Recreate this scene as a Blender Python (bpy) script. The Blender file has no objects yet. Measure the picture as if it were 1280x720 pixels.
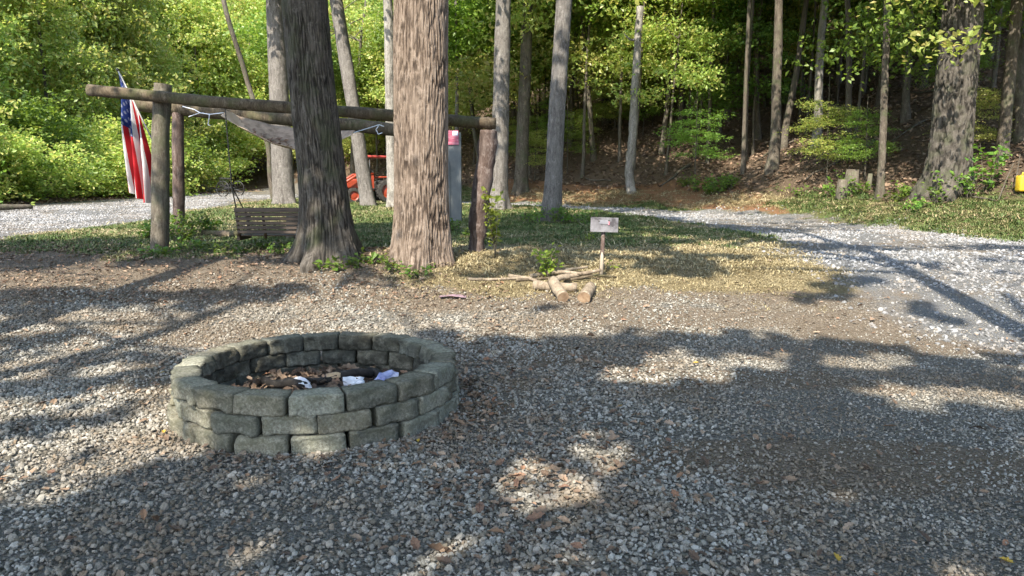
import bpy, bmesh, math, random
import numpy as np
from mathutils import Matrix, Vector

R = math.radians
rng = np.random.default_rng(11)
random.seed(11)
scene = bpy.context.scene
col = scene.collection

# ------------------------------------------------------------------ camera
CAM_Z, F, PITCH = 1.5, 924.0, R(8.0)
cam_d = bpy.data.cameras.new('camera')
cam_d.sensor_width = 36.0
cam_d.lens = 36.0 * F / 1280.0
cam_d.clip_start = 0.05
cam_d.clip_end = 2000
cam = bpy.data.objects.new('camera', cam_d)
cam.location = (0, 0, CAM_Z)
cam.rotation_euler = (R(90) - PITCH, 0, 0)
col.objects.link(cam)
scene.camera = cam

# ------------------------------------------------------------------ light
SUN_EL = 48.0
SUN_H = Vector((-0.36, -0.93, 0)).normalized()        # horizontal direction towards the sun
sun_vec = Vector((SUN_H.x * math.cos(R(SUN_EL)), SUN_H.y * math.cos(R(SUN_EL)), math.sin(R(SUN_EL))))
world = bpy.data.worlds.new('World')
scene.world = world
world.use_nodes = True
wn = world.node_tree.nodes
sky = wn.new('ShaderNodeTexSky')
sky.sky_type = 'NISHITA'
sky.sun_disc = False
sky.sun_elevation = R(SUN_EL)
sky.sun_rotation = math.atan2(SUN_H.x, SUN_H.y)
bg = wn['Background']
bg.inputs['Strength'].default_value = 0.15
world.node_tree.links.new(sky.outputs[0], bg.inputs['Color'])
sun_d = bpy.data.lights.new('sun', 'SUN')
sun_d.energy = 3.4
sun_d.angle = R(0.5)
sun_d.color = (1.0, 0.92, 0.79)
sun = bpy.data.objects.new('sun', sun_d)
sun.rotation_euler = (-sun_vec).to_track_quat('-Z', 'Y').to_euler()
sun.location = sun_vec * 60
col.objects.link(sun)
vs = scene.view_settings
vs.view_transform = 'Standard'
vs.look = 'None'
vs.exposure = 1.85
vs.gamma = 1.0
vs.use_curve_mapping = False
scene.cycles.use_denoising = True
scene.cycles.max_bounces = 8
scene.cycles.diffuse_bounces = 4
scene.cycles.transmission_bounces = 4

# ------------------------------------------------------------------ noise
def _hash(ix, iy, iz):
    h = (ix * 374761393 + iy * 668265263 + iz * 2147483647 + 1442695041) & 0xFFFFFFFF
    h = ((h ^ (h >> 13)) * 1274126177) & 0xFFFFFFFF
    h = ((h ^ (h >> 16)) * 2246822519) & 0xFFFFFFFF
    return ((h ^ (h >> 15)) & 0xFFFFFF) / float(0xFFFFFF)

def vnoise(x, y, z=0.0):
    x, y, z = np.broadcast_arrays(np.asarray(x, float), np.asarray(y, float), np.asarray(z, float))
    ix, iy, iz = np.floor(x).astype(np.int64), np.floor(y).astype(np.int64), np.floor(z).astype(np.int64)
    fx, fy, fz = x - ix, y - iy, z - iz
    fx, fy, fz = [f * f * (3 - 2 * f) for f in (fx, fy, fz)]
    r = 0
    for dx in (0, 1):
        for dy in (0, 1):
            for dz in (0, 1):
                w = (fx if dx else 1 - fx) * (fy if dy else 1 - fy) * (fz if dz else 1 - fz)
                r = r + w * _hash(ix + dx, iy + dy, iz + dz)
    return r

def fbm(x, y, z=0.0, o=4):
    a, s, t = 0.5, 0.0, 0.0
    for i in range(o):
        s = s + a * vnoise(np.asarray(x) * 2 ** i + 17.3 * i, np.asarray(y) * 2 ** i + 5.1 * i, np.asarray(z) * 2 ** i)
        t += a
        a *= 0.5
    return s / t

def sstep(a, b, x):
    t = np.clip((np.asarray(x, float) - a) / (b - a), 0, 1)
    return t * t * (3 - 2 * t)

# ------------------------------------------------------------------ terrain
TOE = np.array([(-120, 150), (-70, 105), (-40, 82), (-20, 62), (-6, 42), (0, 32), (5.7, 27), (8.2, 21.5),
                (9.7, 16.6), (12, 13), (17, 8), (24, 0), (30, -15), (34, -60), (40, -300)], float)

def poly_dist(x, y, pts):
    best = np.full(np.shape(x), 1e9)
    for (ax, ay), (bx, by) in zip(pts[:-1], pts[1:]):
        dx, dy = bx - ax, by - ay
        t = np.clip(((x - ax) * dx + (y - ay) * dy) / (dx * dx + dy * dy), 0, 1)
        best = np.minimum(best, np.hypot(x - ax - t * dx, y - ay - t * dy))
    return best

def toe_s(x, y):
    x, y = np.asarray(x, float), np.asarray(y, float)
    d = poly_dist(x, y, TOE)
    yt = np.interp(x, TOE[:, 0], TOE[:, 1])
    return np.where(y > yt, d, -d)

def H(x, y):
    x, y = np.asarray(x, float), np.asarray(y, float)
    z = 0.5 * sstep(6, 11, y) + 0.012 * np.clip(y - 11, 0, 60)
    s = toe_s(x, y)
    z = z + 0.62 * sstep(-2.2, 0.4, s + 0.8 * (fbm(x * .5, y * .5) - .5)) + 0.40 * np.clip(s, 0, 70)
    z = z + 0.5 * np.clip(s, 0, 1) * (fbm(x * .35 + 9, y * .35) - .5) * 2
    sl = -(x + 20.5 + 0.12 * np.clip(30 - y, 0, 60))
    z = z + 0.30 * np.clip(sl, 0, 60) * sstep(-30, 5, y)
    z = z + 0.05 * (fbm(x * .45, y * .45, 3.3) - .5) + 0.022 * (fbm(x * 2.2, y * 2.2, 7.7, 3) - .5)
    z = z + 0.14 * np.exp(-((x + 1.75) ** 2 / 1.9 + (y - 10.0) ** 2 / .8))      # root mound of the two big trees
    return z

def Hf(x, y):
    return float(H(np.array([x]), np.array([y]))[0])

def P(px, py, Y):
    """world point seen at a photo pixel, at ground distance Y"""
    c, s = math.cos(PITCH), math.sin(PITCH)
    u, v = (px - 640) / F, (360 - py) / F
    dx, dy, dz = u, c + v * s, -s + v * c
    t = Y / dy
    return Vector((dx * t, Y, CAM_Z + dz * t))

def PX(px, Y, py=300):
    return P(px, py, Y).x

# ------------------------------------------------------------------ mesh helpers
def mesh_np(name, V, Fc, smooth=True, uv=None):
    me = bpy.data.meshes.new(name)
    V = np.ascontiguousarray(V, np.float32)
    Fc = np.ascontiguousarray(Fc, np.int32)
    k = Fc.shape[1]
    me.vertices.add(len(V))
    me.vertices.foreach_set('co', V.ravel())
    me.loops.add(Fc.size)
    me.loops.foreach_set('vertex_index', Fc.ravel())
    me.polygons.add(len(Fc))
    me.polygons.foreach_set('loop_start', np.arange(len(Fc), dtype=np.int32) * k)
    me.polygons.foreach_set('use_smooth', np.full(len(Fc), smooth))
    if uv is not None:
        l = me.uv_layers.new(name='uv')
        l.data.foreach_set('uv', np.ascontiguousarray(uv[Fc.ravel()], np.float32).ravel())
    me.update(calc_edges=True)
    me.validate()
    return me

def from_bm(name, bm, smooth=False):
    me = bpy.data.meshes.new(name)
    bm.to_mesh(me)
    bm.free()
    if smooth:
        for p in me.polygons:
            p.use_smooth = True
    return me

def tube(pts, rad, n=8, caps=True, squash=1.0, rough=0.0, seed=0):
    """vertices and quads of a tube along pts; returns V, F(quads)"""
    pts = np.array([tuple(p) for p in pts], float)
    m = len(pts)
    rad = np.broadcast_to(np.asarray(rad, float), (m,))
    T = np.gradient(pts, axis=0)
    T /= np.linalg.norm(T, axis=1)[:, None] + 1e-12
    ref = np.array([0, 1, 0.001]) if abs(T[0, 1]) < .8 else np.array([1, 0, 0.001])
    V = []
    a = np.arange(n) / n * 2 * np.pi
    for i in range(m):
        e1 = np.cross(T[i], ref); e1 /= np.linalg.norm(e1)
        e2 = np.cross(T[i], e1)
        r = rad[i] * (1 + rough * (vnoise(np.cos(a) * 2 + seed, np.sin(a) * 2 + 5, np.full(n, i * .7)) - .5) * 2)
        V.append(pts[i] + np.outer(np.cos(a) * r, e1) + np.outer(np.sin(a) * r * squash, e2))
    V = np.concatenate(V)
    i, j = np.meshgrid(np.arange(m - 1), np.arange(n), indexing='ij')
    j2 = (j + 1) % n
    Fq = np.stack([i * n + j, i * n + j2, (i + 1) * n + j2, (i + 1) * n + j], -1).reshape(-1, 4)
    if caps:
        c0, c1 = len(V), len(V) + 1
        V = np.vstack([V, pts[0], pts[-1]])
        ext = []
        for q in range(0, n, 2):
            ext.append((c0, (q + 2) % n, (q + 1) % n, q))
            b = (m - 1) * n
            ext.append((c1, b + q, b + (q + 1) % n, b + (q + 2) % n))
        Fq = np.vstack([Fq, np.array(ext)])
    return V, Fq

def join(parts):
    V, Fs, o = [], [], 0
    for v, f in parts:
        V.append(v); Fs.append(np.asarray(f) + o); o += len(v)
    return np.concatenate(V), np.concatenate(Fs)

def box_bm(sx, sy, sz, bevel=0.0, seg=2, loc=(0, 0, 0), rot=None):
    bm = bmesh.new()
    bmesh.ops.create_cube(bm, size=1)
    bmesh.ops.scale(bm, verts=bm.verts, vec=(sx, sy, sz))
    if bevel > 0:
        bmesh.ops.bevel(bm, geom=bm.edges[:], offset=bevel, segments=seg, affect='EDGES', profile=.5)
    if rot is not None:
        bmesh.ops.rotate(bm, verts=bm.verts, cent=(0, 0, 0), matrix=rot)
    bmesh.ops.translate(bm, verts=bm.verts, vec=loc)
    return bm

def link(name, me, mat=None, parent=None, kind=None):
    o = bpy.data.objects.new(name, me)
    col.objects.link(o)
    if mat is not None:
        for m in (mat if isinstance(mat, (list, tuple)) else [mat]):
            me.materials.append(m) if len(me.materials) < (len(mat) if isinstance(mat, (list, tuple)) else 1) else None
    if parent is not None:
        o.parent = parent
        o.matrix_parent_inverse = Matrix.Translation(-parent.location) if parent.type == 'EMPTY' and not parent.get('local') else Matrix()
    if kind:
        o['kind'] = kind
    return o

def tag(o, label, cat, group=None):
    o['label'] = label
    o['category'] = cat
    if group:
        o['group'] = group
    return o

def thing(name, label, cat, loc=(0, 0, 0), group=None, local=False):
    o = bpy.data.objects.new(name, None)
    o.empty_display_size = .2
    o.location = loc
    col.objects.link(o)
    if local:
        o['local'] = 1
    return tag(o, label, cat, group)

# ------------------------------------------------------------------ materials
def mat_new(name):
    m = bpy.data.materials.new(name)
    m.use_nodes = True
    nt = m.node_tree
    return m, nt, nt.nodes, nt.links, nt.nodes['Principled BSDF']

def ramp(nt, fac, stops):
    r = nt.nodes.new('ShaderNodeValToRGB')
    e = r.color_ramp.elements
    while len(e) < len(stops):
        e.new(0.5)
    for k, (p, c) in enumerate(stops):
        e[k].position = p
        e[k].color = (*c, 1)
    nt.links.new(fac, r.inputs[0])
    return r.outputs[0]

def noise_n(nt, scale, detail=4, coord='Object', rough=.6, sc=None, dist=0):
    tc = nt.nodes.new('ShaderNodeTexCoord')
    n = nt.nodes.new('ShaderNodeTexNoise')
    n.inputs['Scale'].default_value = scale
    n.inputs['Detail'].default_value = detail
    n.inputs['Roughness'].default_value = rough
    n.inputs['Distortion'].default_value = dist
    if sc:
        mp = nt.nodes.new('ShaderNodeMapping')
        mp.inputs['Scale'].default_value = sc
        nt.links.new(tc.outputs[coord], mp.inputs[0])
        nt.links.new(mp.outputs[0], n.inputs['Vector'])
    else:
        nt.links.new(tc.outputs[coord], n.inputs['Vector'])
    return n.outputs['Fac']

def mixc(nt, fac, a, b, mode='MIX'):
    m = nt.nodes.new('ShaderNodeMix')
    m.data_type = 'RGBA'
    m.blend_type = mode
    for s, v in ((m.inputs[0], fac), (m.inputs[6], a), (m.inputs[7], b)):
        if hasattr(v, 'is_linked'):
            nt.links.new(v, s)
        else:
            s.default_value = v if isinstance(v, (int, float)) else (*v, 1)
    return m.outputs[2]

def math_n(nt, op, a, b=None, c=None, clamp=False):
    m = nt.nodes.new('ShaderNodeMath')
    m.operation = op
    m.use_clamp = clamp
    for s, v in zip(m.inputs, (a, b, c)):
        if v is None:
            continue
        if hasattr(v, 'is_linked'):
            nt.links.new(v, s)
        else:
            s.default_value = v
    return m.outputs[0]

def bump(nt, h, bsdf, strength=.5, dist=.01):
    b = nt.nodes.new('ShaderNodeBump')
    b.inputs['Strength'].default_value = strength
    b.inputs['Distance'].default_value = dist
    nt.links.new(h, b.inputs['Height'])
    nt.links.new(b.outputs[0], bsdf.inputs['Normal'])

def simple_mat(name, stops, scale=8, rough=.8, bump_s=.3, bump_d=.01, sc=None, spec=.3, metal=0, detail=5, obj_rand=0.0):
    m, nt, N, L, b = mat_new(name)
    f = noise_n(nt, scale, detail, sc=sc)
    c = ramp(nt, f, stops)
    if obj_rand:
        oi = N.new('ShaderNodeObjectInfo')
        hv = N.new('ShaderNodeHueSaturation')
        L.new(math_n(nt, 'MULTIPLY_ADD', oi.outputs['Random'], obj_rand * 2, 1 - obj_rand), hv.inputs['Value'])
        L.new(c, hv.inputs['Color'])
        c = hv.outputs[0]
    L.new(c, b.inputs['Base Color'])
    b.inputs['Roughness'].default_value = rough
    b.inputs['Specular IOR Level'].default_value = spec
    b.inputs['Metallic'].default_value = metal
    if bump_s:
        bump(nt, f, b, bump_s, bump_d)
    return m

def leaf_mat(name, cols, trans=.4, hue=.03, rough=.45, spec=.35):
    """leaf blades: colour differs leaf by leaf and tree by tree, light shines through"""
    m, nt, N, L, b = mat_new(name)
    g = N.new('ShaderNodeNewGeometry')
    k = len(cols)
    c = ramp(nt, g.outputs['Random Per Island'], [(i / max(1, k - 1), cc) for i, cc in enumerate(cols)])
    oi = N.new('ShaderNodeObjectInfo')
    hv = N.new('ShaderNodeHueSaturation')
    L.new(math_n(nt, 'MULTIPLY_ADD', oi.outputs['Random'], hue, .5 - hue / 2), hv.inputs['Hue'])
    L.new(math_n(nt, 'MULTIPLY_ADD', oi.outputs['Random'], .5, .75), hv.inputs['Value'])
    L.new(c, hv.inputs['Color'])
    L.new(hv.outputs[0], b.inputs['Base Color'])
    b.inputs['Roughness'].default_value = rough
    b.inputs['Specular IOR Level'].default_value = spec
    t = N.new('ShaderNodeBsdfTranslucent')
    tc = N.new('ShaderNodeHueSaturation')
    tc.inputs['Hue'].default_value = .485
    tc.inputs['Saturation'].default_value = 1.1
    tc.inputs['Value'].default_value = 1.5
    L.new(hv.outputs[0], tc.inputs['Color'])
    L.new(tc.outputs[0], t.inputs['Color'])
    mx = N.new('ShaderNodeMixShader')
    mx.inputs[0].default_value = trans
    L.new(b.outputs[0], mx.inputs[1])
    L.new(t.outputs[0], mx.inputs[2])
    L.new(mx.outputs[0], N['Material Output'].inputs[0])
    return m

def bark_mat(name, dark, mid, light, scale=14, moss=None, bs=.8, bd=.03, relief=False):
    m, nt, N, L, b = mat_new(name)
    f = noise_n(nt, scale, 7, sc=(1, 1, .26), rough=.74, dist=.8)
    f2 = noise_n(nt, 2.2, 4)
    fs = noise_n(nt, scale * 4, 5, sc=(1, 1, .4), rough=.7)
    fac = math_n(nt, 'ADD', math_n(nt, 'MULTIPLY', f, .65), math_n(nt, 'MULTIPLY', fs, .35))
    if relief:
        a = N.new('ShaderNodeAttribute'); a.attribute_name = 'relief'
        fac = math_n(nt, 'ADD', math_n(nt, 'MULTIPLY', fac, .75), math_n(nt, 'MULTIPLY_ADD', a.outputs['Fac'], .16, .01))
    c = ramp(nt, fac, [(.38, dark), (.50, mid), (.62, light)])
    c = mixc(nt, math_n(nt, 'MULTIPLY', ramp(nt, f2, [(.4, (0, 0, 0)), (.7, (1, 1, 1))]), .35), c, light)
    f3 = noise_n(nt, 9, 6, rough=.7)
    pat = ramp(nt, f3, [(.57, (0, 0, 0)), (.64, (1, 1, 1))])
    c = mixc(nt, math_n(nt, 'MULTIPLY', pat, .35), c, tuple(min(1, 1.4 * v + .03) for v in light))   # lichen
    if moss:
        f4 = noise_n(nt, 3.1, 5)
        c = mixc(nt, math_n(nt, 'MULTIPLY', ramp(nt, f4, [(.5, (0, 0, 0)), (.66, (1, 1, 1))]), .6), c, moss)
    L.new(c, b.inputs['Base Color'])
    b.inputs['Roughness'].default_value = .9
    b.inputs['Specular IOR Level'].default_value = .2
    bump(nt, fac, b, bs, bd)
    return m

M = {}
M['bark_dark'] = bark_mat('bark_dark', (.02, .017, .014), (.062, .054, .045), (.125, .11, .093), 13, moss=(.06, .068, .036), relief=True)
M['bark_brown'] = bark_mat('bark_brown', (.045, .032, .024), (.145, .108, .082), (.265, .21, .168), 13, relief=True)
M['bark_grey'] = bark_mat('bark_grey', (.055, .048, .042), (.125, .112, .10), (.22, .205, .185), 16)
M['bark_far'] = bark_mat('bark_far', (.035, .028, .022), (.085, .07, .055), (.16, .14, .11), 12, moss=(.075, .09, .045))
M['bark_pale'] = bark_mat('bark_pale', (.07, .06, .05), (.20, .185, .16), (.34, .32, .29), 10)
M['post'] = bark_mat('weathered_post', (.04, .032, .024), (.10, .085, .065), (.17, .15, .12), 18, moss=(.085, .095, .055), bs=.4, bd=.012)
M['post_red'] = bark_mat('cedar_post', (.03, .02, .016), (.085, .058, .048), (.18, .145, .13), 15, bs=.6, bd=.02)
M['beam'] = bark_mat('weathered_beam', (.028, .02, .014), (.085, .064, .042), (.16, .13, .092), 16, moss=(.075, .085, .035), bs=.5, bd=.015)
M['leaf_bright'] = leaf_mat('leaf_bright', [(.24, .32, .075), (.33, .41, .105), (.26, .36, .08), (.43, .45, .135), (.48, .44, .15)], trans=.48, spec=.5, rough=.42)
M['leaf_mid'] = leaf_mat('leaf_mid', [(.12, .21, .035), (.185, .29, .055), (.14, .245, .042), (.25, .33, .07)], trans=.45, spec=.5, rough=.42)
M['leaf_dark'] = leaf_mat('leaf_dark', [(.06, .125, .02), (.10, .17, .028), (.075, .14, .022), (.13, .19, .034)], spec=.45)
M['dry'] = leaf_mat('dry_leaf', [(.16, .085, .045), (.23, .14, .08), (.12, .065, .04), (.30, .20, .12), (.19, .11, .06)], trans=.15, rough=.7)
M['stone'] = None

def stone_mat(name, stops, dusty=.72, rough=.85):
    m, nt, N, L, b = mat_new(name)
    oi = N.new('ShaderNodeObjectInfo')
    c = ramp(nt, oi.outputs['Random'], stops)
    f = noise_n(nt, 3, 3)
    c = mixc(nt, .35, c, ramp(nt, f, [(.3, (.25, .24, .22)), (.7, (.8, .8, .78))]), 'OVERLAY')
    dn = N.new('ShaderNodeTexNoise')                      # dusty, muddy stretches of the gravel
    dn.inputs['Scale'].default_value = .85
    dn.inputs['Detail'].default_value = 5
    dn.inputs['Roughness'].default_value = .65
    L.new(oi.outputs['Location'], dn.inputs['Vector'])
    dust = math_n(nt, 'MULTIPLY', ramp(nt, dn.outputs['Fac'], [(.44, (0, 0, 0)), (.62, (1, 1, 1))]), dusty)
    c = mixc(nt, dust, c, (.165, .122, .08))
    L.new(c, b.inputs['Base Color'])
    b.inputs['Roughness'].default_value = rough
    b.inputs['Specular IOR Level'].default_value = .3
    return m
M['pebble'] = stone_mat('gravel_stone', [(0, (.095, .088, .07)), (.3, (.185, .175, .15)), (.6, (.27, .258, .228)), (.84, (.375, .36, .325)), (1, (.19, .145, .10))])
M['pebble_white'] = stone_mat('road_stone', [(0, (.13, .13, .13)), (.4, (.215, .217, .222)), (.8, (.32, .322, .33)), (1, (.22, .195, .165))], dusty=.35)

# ------------------------------------------------------------------ ground
def axis(lo, hi, a, b, step, grow=1.13):
    mid = list(np.arange(a, b + step / 2, step))
    s, v, left = step, a, []
    while v > lo:
        s *= grow; v -= s; left.append(v)
    s, v, right = step, mid[-1], []
    while v < hi:
        s *= grow; v += s; right.append(v)
    return np.array(left[::-1] + mid + right)

gx, gy = axis(-420, 420, -13, 13, .16), axis(-420, 520, 1.6, 31, .15)
GX, GY = np.meshgrid(gx, gy, indexing='ij')
GZ = H(GX, GY)
V = np.stack([GX, GY, GZ], -1).reshape(-1, 3)
ni, nj = GX.shape
i, j = np.meshgrid(np.arange(ni - 1), np.arange(nj - 1), indexing='ij')
Fq = np.stack([i * nj + j, (i + 1) * nj + j, (i + 1) * nj + j + 1, i * nj + j + 1], -1).reshape(-1, 4)

ROAD_NEAR = np.array([(7, -6), (5.6, 1), (4.9, 4), (4.45, 6.4), (4.15, 7.5), (3.95, 8.9), (4.1, 10.6), (4.5, 13), (4.5, 16), (3.9, 18.8),
                      (1.7, 25), (0, 27), (-3, 29), (-8, 32.5), (-14, 38)], float)
ROAD_FAR = np.array([(13, -6), (11.5, 2), (10.2, 8), (8.9, 12.8), (8.3, 15), (7.4, 19), (6.2, 22.3), (4.3, 25), (1.9, 28.2), (-1, 30.5),
                     (-4, 33.5), (-8, 38), (-14, 44)], float)
ROAD_POLY = np.vstack([ROAD_NEAR, ROAD_FAR[::-1]])
DRIVE_POLY = np.array([(-7.5, 3), (-9.0, 10), (-9.1, 13.2), (-9.3, 18.7), (-10.2, 24), (-12.2, 32), (-14.4, 40), (-16.5, 48), (-21, 56),
                       (-23, 54), (-19.4, 47), (-17.6, 40), (-16.8, 32), (-16.8, 25), (-17.5, 18), (-19, 10), (-20, 3)], float)

def in_poly(x, y, poly):
    inside = np.zeros(np.shape(x), bool)
    n = len(poly)
    for k in range(n):
        (x1, y1), (x2, y2) = poly[k], poly[(k + 1) % n]
        c = ((y1 > y) != (y2 > y))
        with np.errstate(divide='ignore', invalid='ignore'):
            xx = (x2 - x1) * (y - y1) / (y2 - y1) + x1
        inside ^= c & (x < xx)
    return inside

def soft_poly(x, y, poly, w):
    d = poly_dist(x, y, np.vstack([poly, poly[:1]]))
    d = np.where(in_poly(x, y, poly), d, -d)
    return sstep(-w, w, d)

def masks(x, y):
    nz = fbm(x * .55, y * .55, 1.7) - .5
    nf = fbm(x * 2.1, y * 2.1, 4.2) - .5
    j = nz * 1.6 + nf * .7
    s = toe_s(x, y)
    m = {}
    m['road'] = np.maximum(soft_poly(x + j * .8, y + j * .9, ROAD_POLY, .75), soft_poly(x + j * .8, y + j * .5, DRIVE_POLY, .5))
    # dirt with old leaves: left of the trees, right of the fire pit, edge of the pad
    m['dirt'] = np.clip(sstep(7.7, 8.6, y + j * .9) * sstep(13.5, 11.5, y + j) * sstep(0.5, -1.5, x + j)
                        + np.exp(-(((x - 3.7) / 1.5) ** 2 + ((y - 6.3) / 1.0) ** 2)) * 1.2 * (.5 + nz * 2)
                        + np.exp(-(((x - 3.3) / .9) ** 2 + ((y - 8.3) / 1.2) ** 2)) * .7
                        + sstep(.0, .15, nz) * .85 * sstep(9.5, 8, y) * sstep(-4.5, 0.5, x) * sstep(2.5, 5.5, y)
                        + sstep(.0, .12, fbm(x * .8 + 40, y * 1.3, 9.1) - .5) * .65 * sstep(9.5, 8, y) * sstep(2.0, 4.0, y)
                        + sstep(7.9, 8.4, y) * sstep(9.4, 8.6, y) * .8, 0, 1)
    m['straw'] = np.clip(sstep(8.2, 8.9, y + j * .8) * sstep(-2.2, -1.0, x + j * .5) * sstep(5.2, 3.6, x + j * .5) * sstep(14, 10.5, y + j)
                         + np.exp(-(((x - 3.6) / 1.0) ** 2 + ((y - 11.5) / 2.5) ** 2))
                         + sstep(.02, .14, nz) * sstep(11, 15, y) * .8, 0, 1)
    m['grass'] = np.clip(sstep(10.2, 12.2, y + j * 1.6) * sstep(-9.6, -8.6, x + j * .5 + .1 * np.clip(y - 18, 0, 30)), 0, 1)
    bankr = sstep(-4.5, -2.6, s) * sstep(4, 7, x) * sstep(30, 22, y)
    m['grass'] = np.maximum(m['grass'], bankr)
    m['forest'] = np.clip(sstep(-.5, .6, s + j * .7), 0, 1)
    sl = -(x + 19.5 + 0.12 * np.clip(30 - y, 0, 60))
    m['forest'] = np.maximum(m['forest'], sstep(-1.8, .5, sl + j))
    m['clay'] = np.clip(sstep(-1.9, -1.2, s + j * .6) * sstep(1.3, .2, s + j * .8) * sstep(-4, 0, x) * sstep(8.5, 6.5, x), 0, 1)
    m['pad'] = sstep(9.3, 7.9, y + j * .9)
    return m

gm = mesh_np('ground', V, Fq)
mk = masks(V[:, 0], V[:, 1])
for k in mk:
    a = gm.attributes.new('m_' + k, 'FLOAT', 'POINT')
    a.data.foreach_set('value', np.ascontiguousarray(mk[k], np.float32))

def ground_mat():
    m, nt, N, L, b = mat_new('ground')
    def at(n):
        a = N.new('ShaderNodeAttribute')
        a.attribute_name = 'm_' + n
        return a.outputs['Fac']
    fine = noise_n(nt, 38, 6, rough=.75)
    mid = noise_n(nt, 7, 5, rough=.65)
    big = noise_n(nt, .9, 4)
    vor = N.new('ShaderNodeTexVoronoi')
    vor.inputs['Scale'].default_value = 34
    tc = N.new('ShaderNodeTexCoord')
    L.new(tc.outputs['Object'], vor.inputs['Vector'])
    gcol = ramp(nt, fine, [(.25, (.07, .065, .056)), (.5, (.155, .148, .13)), (.75, (.27, .262, .245))])
    v2 = N.new('ShaderNodeTexVoronoi'); v2.inputs['Scale'].default_value = 62
    L.new(tc.outputs['Object'], v2.inputs['Vector'])
    sep = N.new('ShaderNodeSeparateColor'); L.new(v2.outputs['Color'], sep.inputs[0])
    chips = ramp(nt, sep.outputs[0], [(0, (.085, .08, .068)), (.5, (.19, .182, .16)), (1, (.34, .33, .30))])
    gcol = mixc(nt, .65, gcol, chips)
    gcol = mixc(nt, math_n(nt, 'MULTIPLY', mid, .35), gcol, (.20, .165, .12))
    def fac(name, w=.28, soft=.16):
        e = math_n(nt, 'ADD', at(name), math_n(nt, 'MULTIPLY_ADD', mid, w * 2, -w))
        e = math_n(nt, 'ADD', e, math_n(nt, 'MULTIPLY_ADD', fine, w, -w / 2))
        mr = N.new('ShaderNodeMapRange')
        mr.interpolation_type = 'SMOOTHSTEP'
        mr.inputs['From Min'].default_value = .5 - soft
        mr.inputs['From Max'].default_value = .5 + soft
        L.new(e, mr.inputs[0])
        return mr.outputs[0]
    c = gcol
    dirt = ramp(nt, fine, [(.25, (.10, .068, .042)), (.5, (.20, .145, .093)), (.75, (.32, .25, .17))])
    dirt = mixc(nt, .3, dirt, chips)
    c = mixc(nt, fac('dirt'), c, dirt)
    grass = ramp(nt, fine, [(.25, (.055, .06, .022)), (.5, (.13, .135, .05)), (.75, (.24, .225, .10))])
    c = mixc(nt, fac('grass'), c, grass)
    straw = ramp(nt, fine, [(.25, (.14, .105, .055)), (.5, (.25, .20, .11)), (.75, (.37, .31, .19))])
    c = mixc(nt, fac('straw'), c, straw)
    forest = ramp(nt, fine, [(.25, (.055, .04, .028)), (.5, (.135, .097, .066)), (.75, (.25, .185, .13))])
    c = mixc(nt, fac('forest'), c, forest)
    clay = ramp(nt, fine, [(.25, (.14, .068, .035)), (.5, (.26, .14, .075)), (.75, (.36, .22, .13))])
    c = mixc(nt, fac('clay'), c, clay)
    road = ramp(nt, fine, [(.25, (.11, .105, .10)), (.5, (.20, .197, .19)), (.75, (.31, .31, .305))])
    road = mixc(nt, ramp(nt, big, [(.5, (0, 0, 0)), (.68, (.8, .8, .8))]), road, (.23, .18, .125))
    c = mixc(nt, fac('road', .3), c, road)
    L.new(c, b.inputs['Base Color'])
    b.inputs['Roughness'].default_value = .95
    b.inputs['Specular IOR Level'].default_value = .15
    bump(nt, math_n(nt, 'ADD', fine, math_n(nt, 'MULTIPLY', v2.outputs['Distance'], -1.1)), b, 1.0, .03)
    return m
ground = link('ground', gm, ground_mat(), kind='structure')

# ------------------------------------------------------------------ scatter (geometry nodes, one object each)
def proto_collection(name, meshes):
    c = bpy.data.collections.new(name)
    for k, me in enumerate(meshes):
        o = bpy.data.objects.new(name + '_%02d' % k, me)
        c.objects.link(o)
    return c

def scatter(name, pts, rot, scl, idx, coll, label, cat):
    me = bpy.data.meshes.new(name)
    n = len(pts)
    me.vertices.add(n)
    me.vertices.foreach_set('co', np.ascontiguousarray(pts, np.float32).ravel())
    a = me.attributes.new('rot', 'FLOAT_VECTOR', 'POINT'); a.data.foreach_set('vector', np.ascontiguousarray(rot, np.float32).ravel())
    a = me.attributes.new('scl', 'FLOAT_VECTOR', 'POINT'); a.data.foreach_set('vector', np.ascontiguousarray(scl, np.float32).ravel())
    a = me.attributes.new('idx', 'INT', 'POINT'); a.data.foreach_set('value', np.ascontiguousarray(idx, np.int32))
    o = link(name, me, kind='stuff')
    tag(o, label, cat)
    g = bpy.data.node_groups.new(name + '_nodes', 'GeometryNodeTree')
    g.interface.new_socket('Geometry', in_out='INPUT', socket_type='NodeSocketGeometry')
    g.interface.new_socket('Geometry', in_out='OUTPUT', socket_type='NodeSocketGeometry')
    N, L = g.nodes, g.links
    gi, go = N.new('NodeGroupInput'), N.new('NodeGroupOutput')
    ip = N.new('GeometryNodeInstanceOnPoints')
    ci = N.new('GeometryNodeCollectionInfo')
    ci.inputs['Collection'].default_value = coll
    ci.inputs['Separate Children'].default_value = True
    ci.inputs['Reset Children'].default_value = True
    ip.inputs['Pick Instance'].default_value = True
    def attr(nm, t):
        x = N.new('GeometryNodeInputNamedAttribute')
        x.data_type = t
        x.inputs['Name'].default_value = nm
        return x.outputs['Attribute']
    er = N.new('FunctionNodeEulerToRotation')
    L.new(gi.outputs[0], ip.inputs['Points'])
    L.new(ci.outputs[0], ip.inputs['Instance'])
    L.new(attr('idx', 'INT'), ip.inputs['Instance Index'])
    L.new(attr('rot', 'FLOAT_VECTOR'), er.inputs[0])
    L.new(er.outputs[0], ip.inputs['Rotation'])
    L.new(attr('scl', 'FLOAT_VECTOR'), ip.inputs['Scale'])
    L.new(ip.outputs[0], go.inputs[0])
    md = o.modifiers.new('scatter', 'NODES')
    md.node_group = g
    return o

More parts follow.
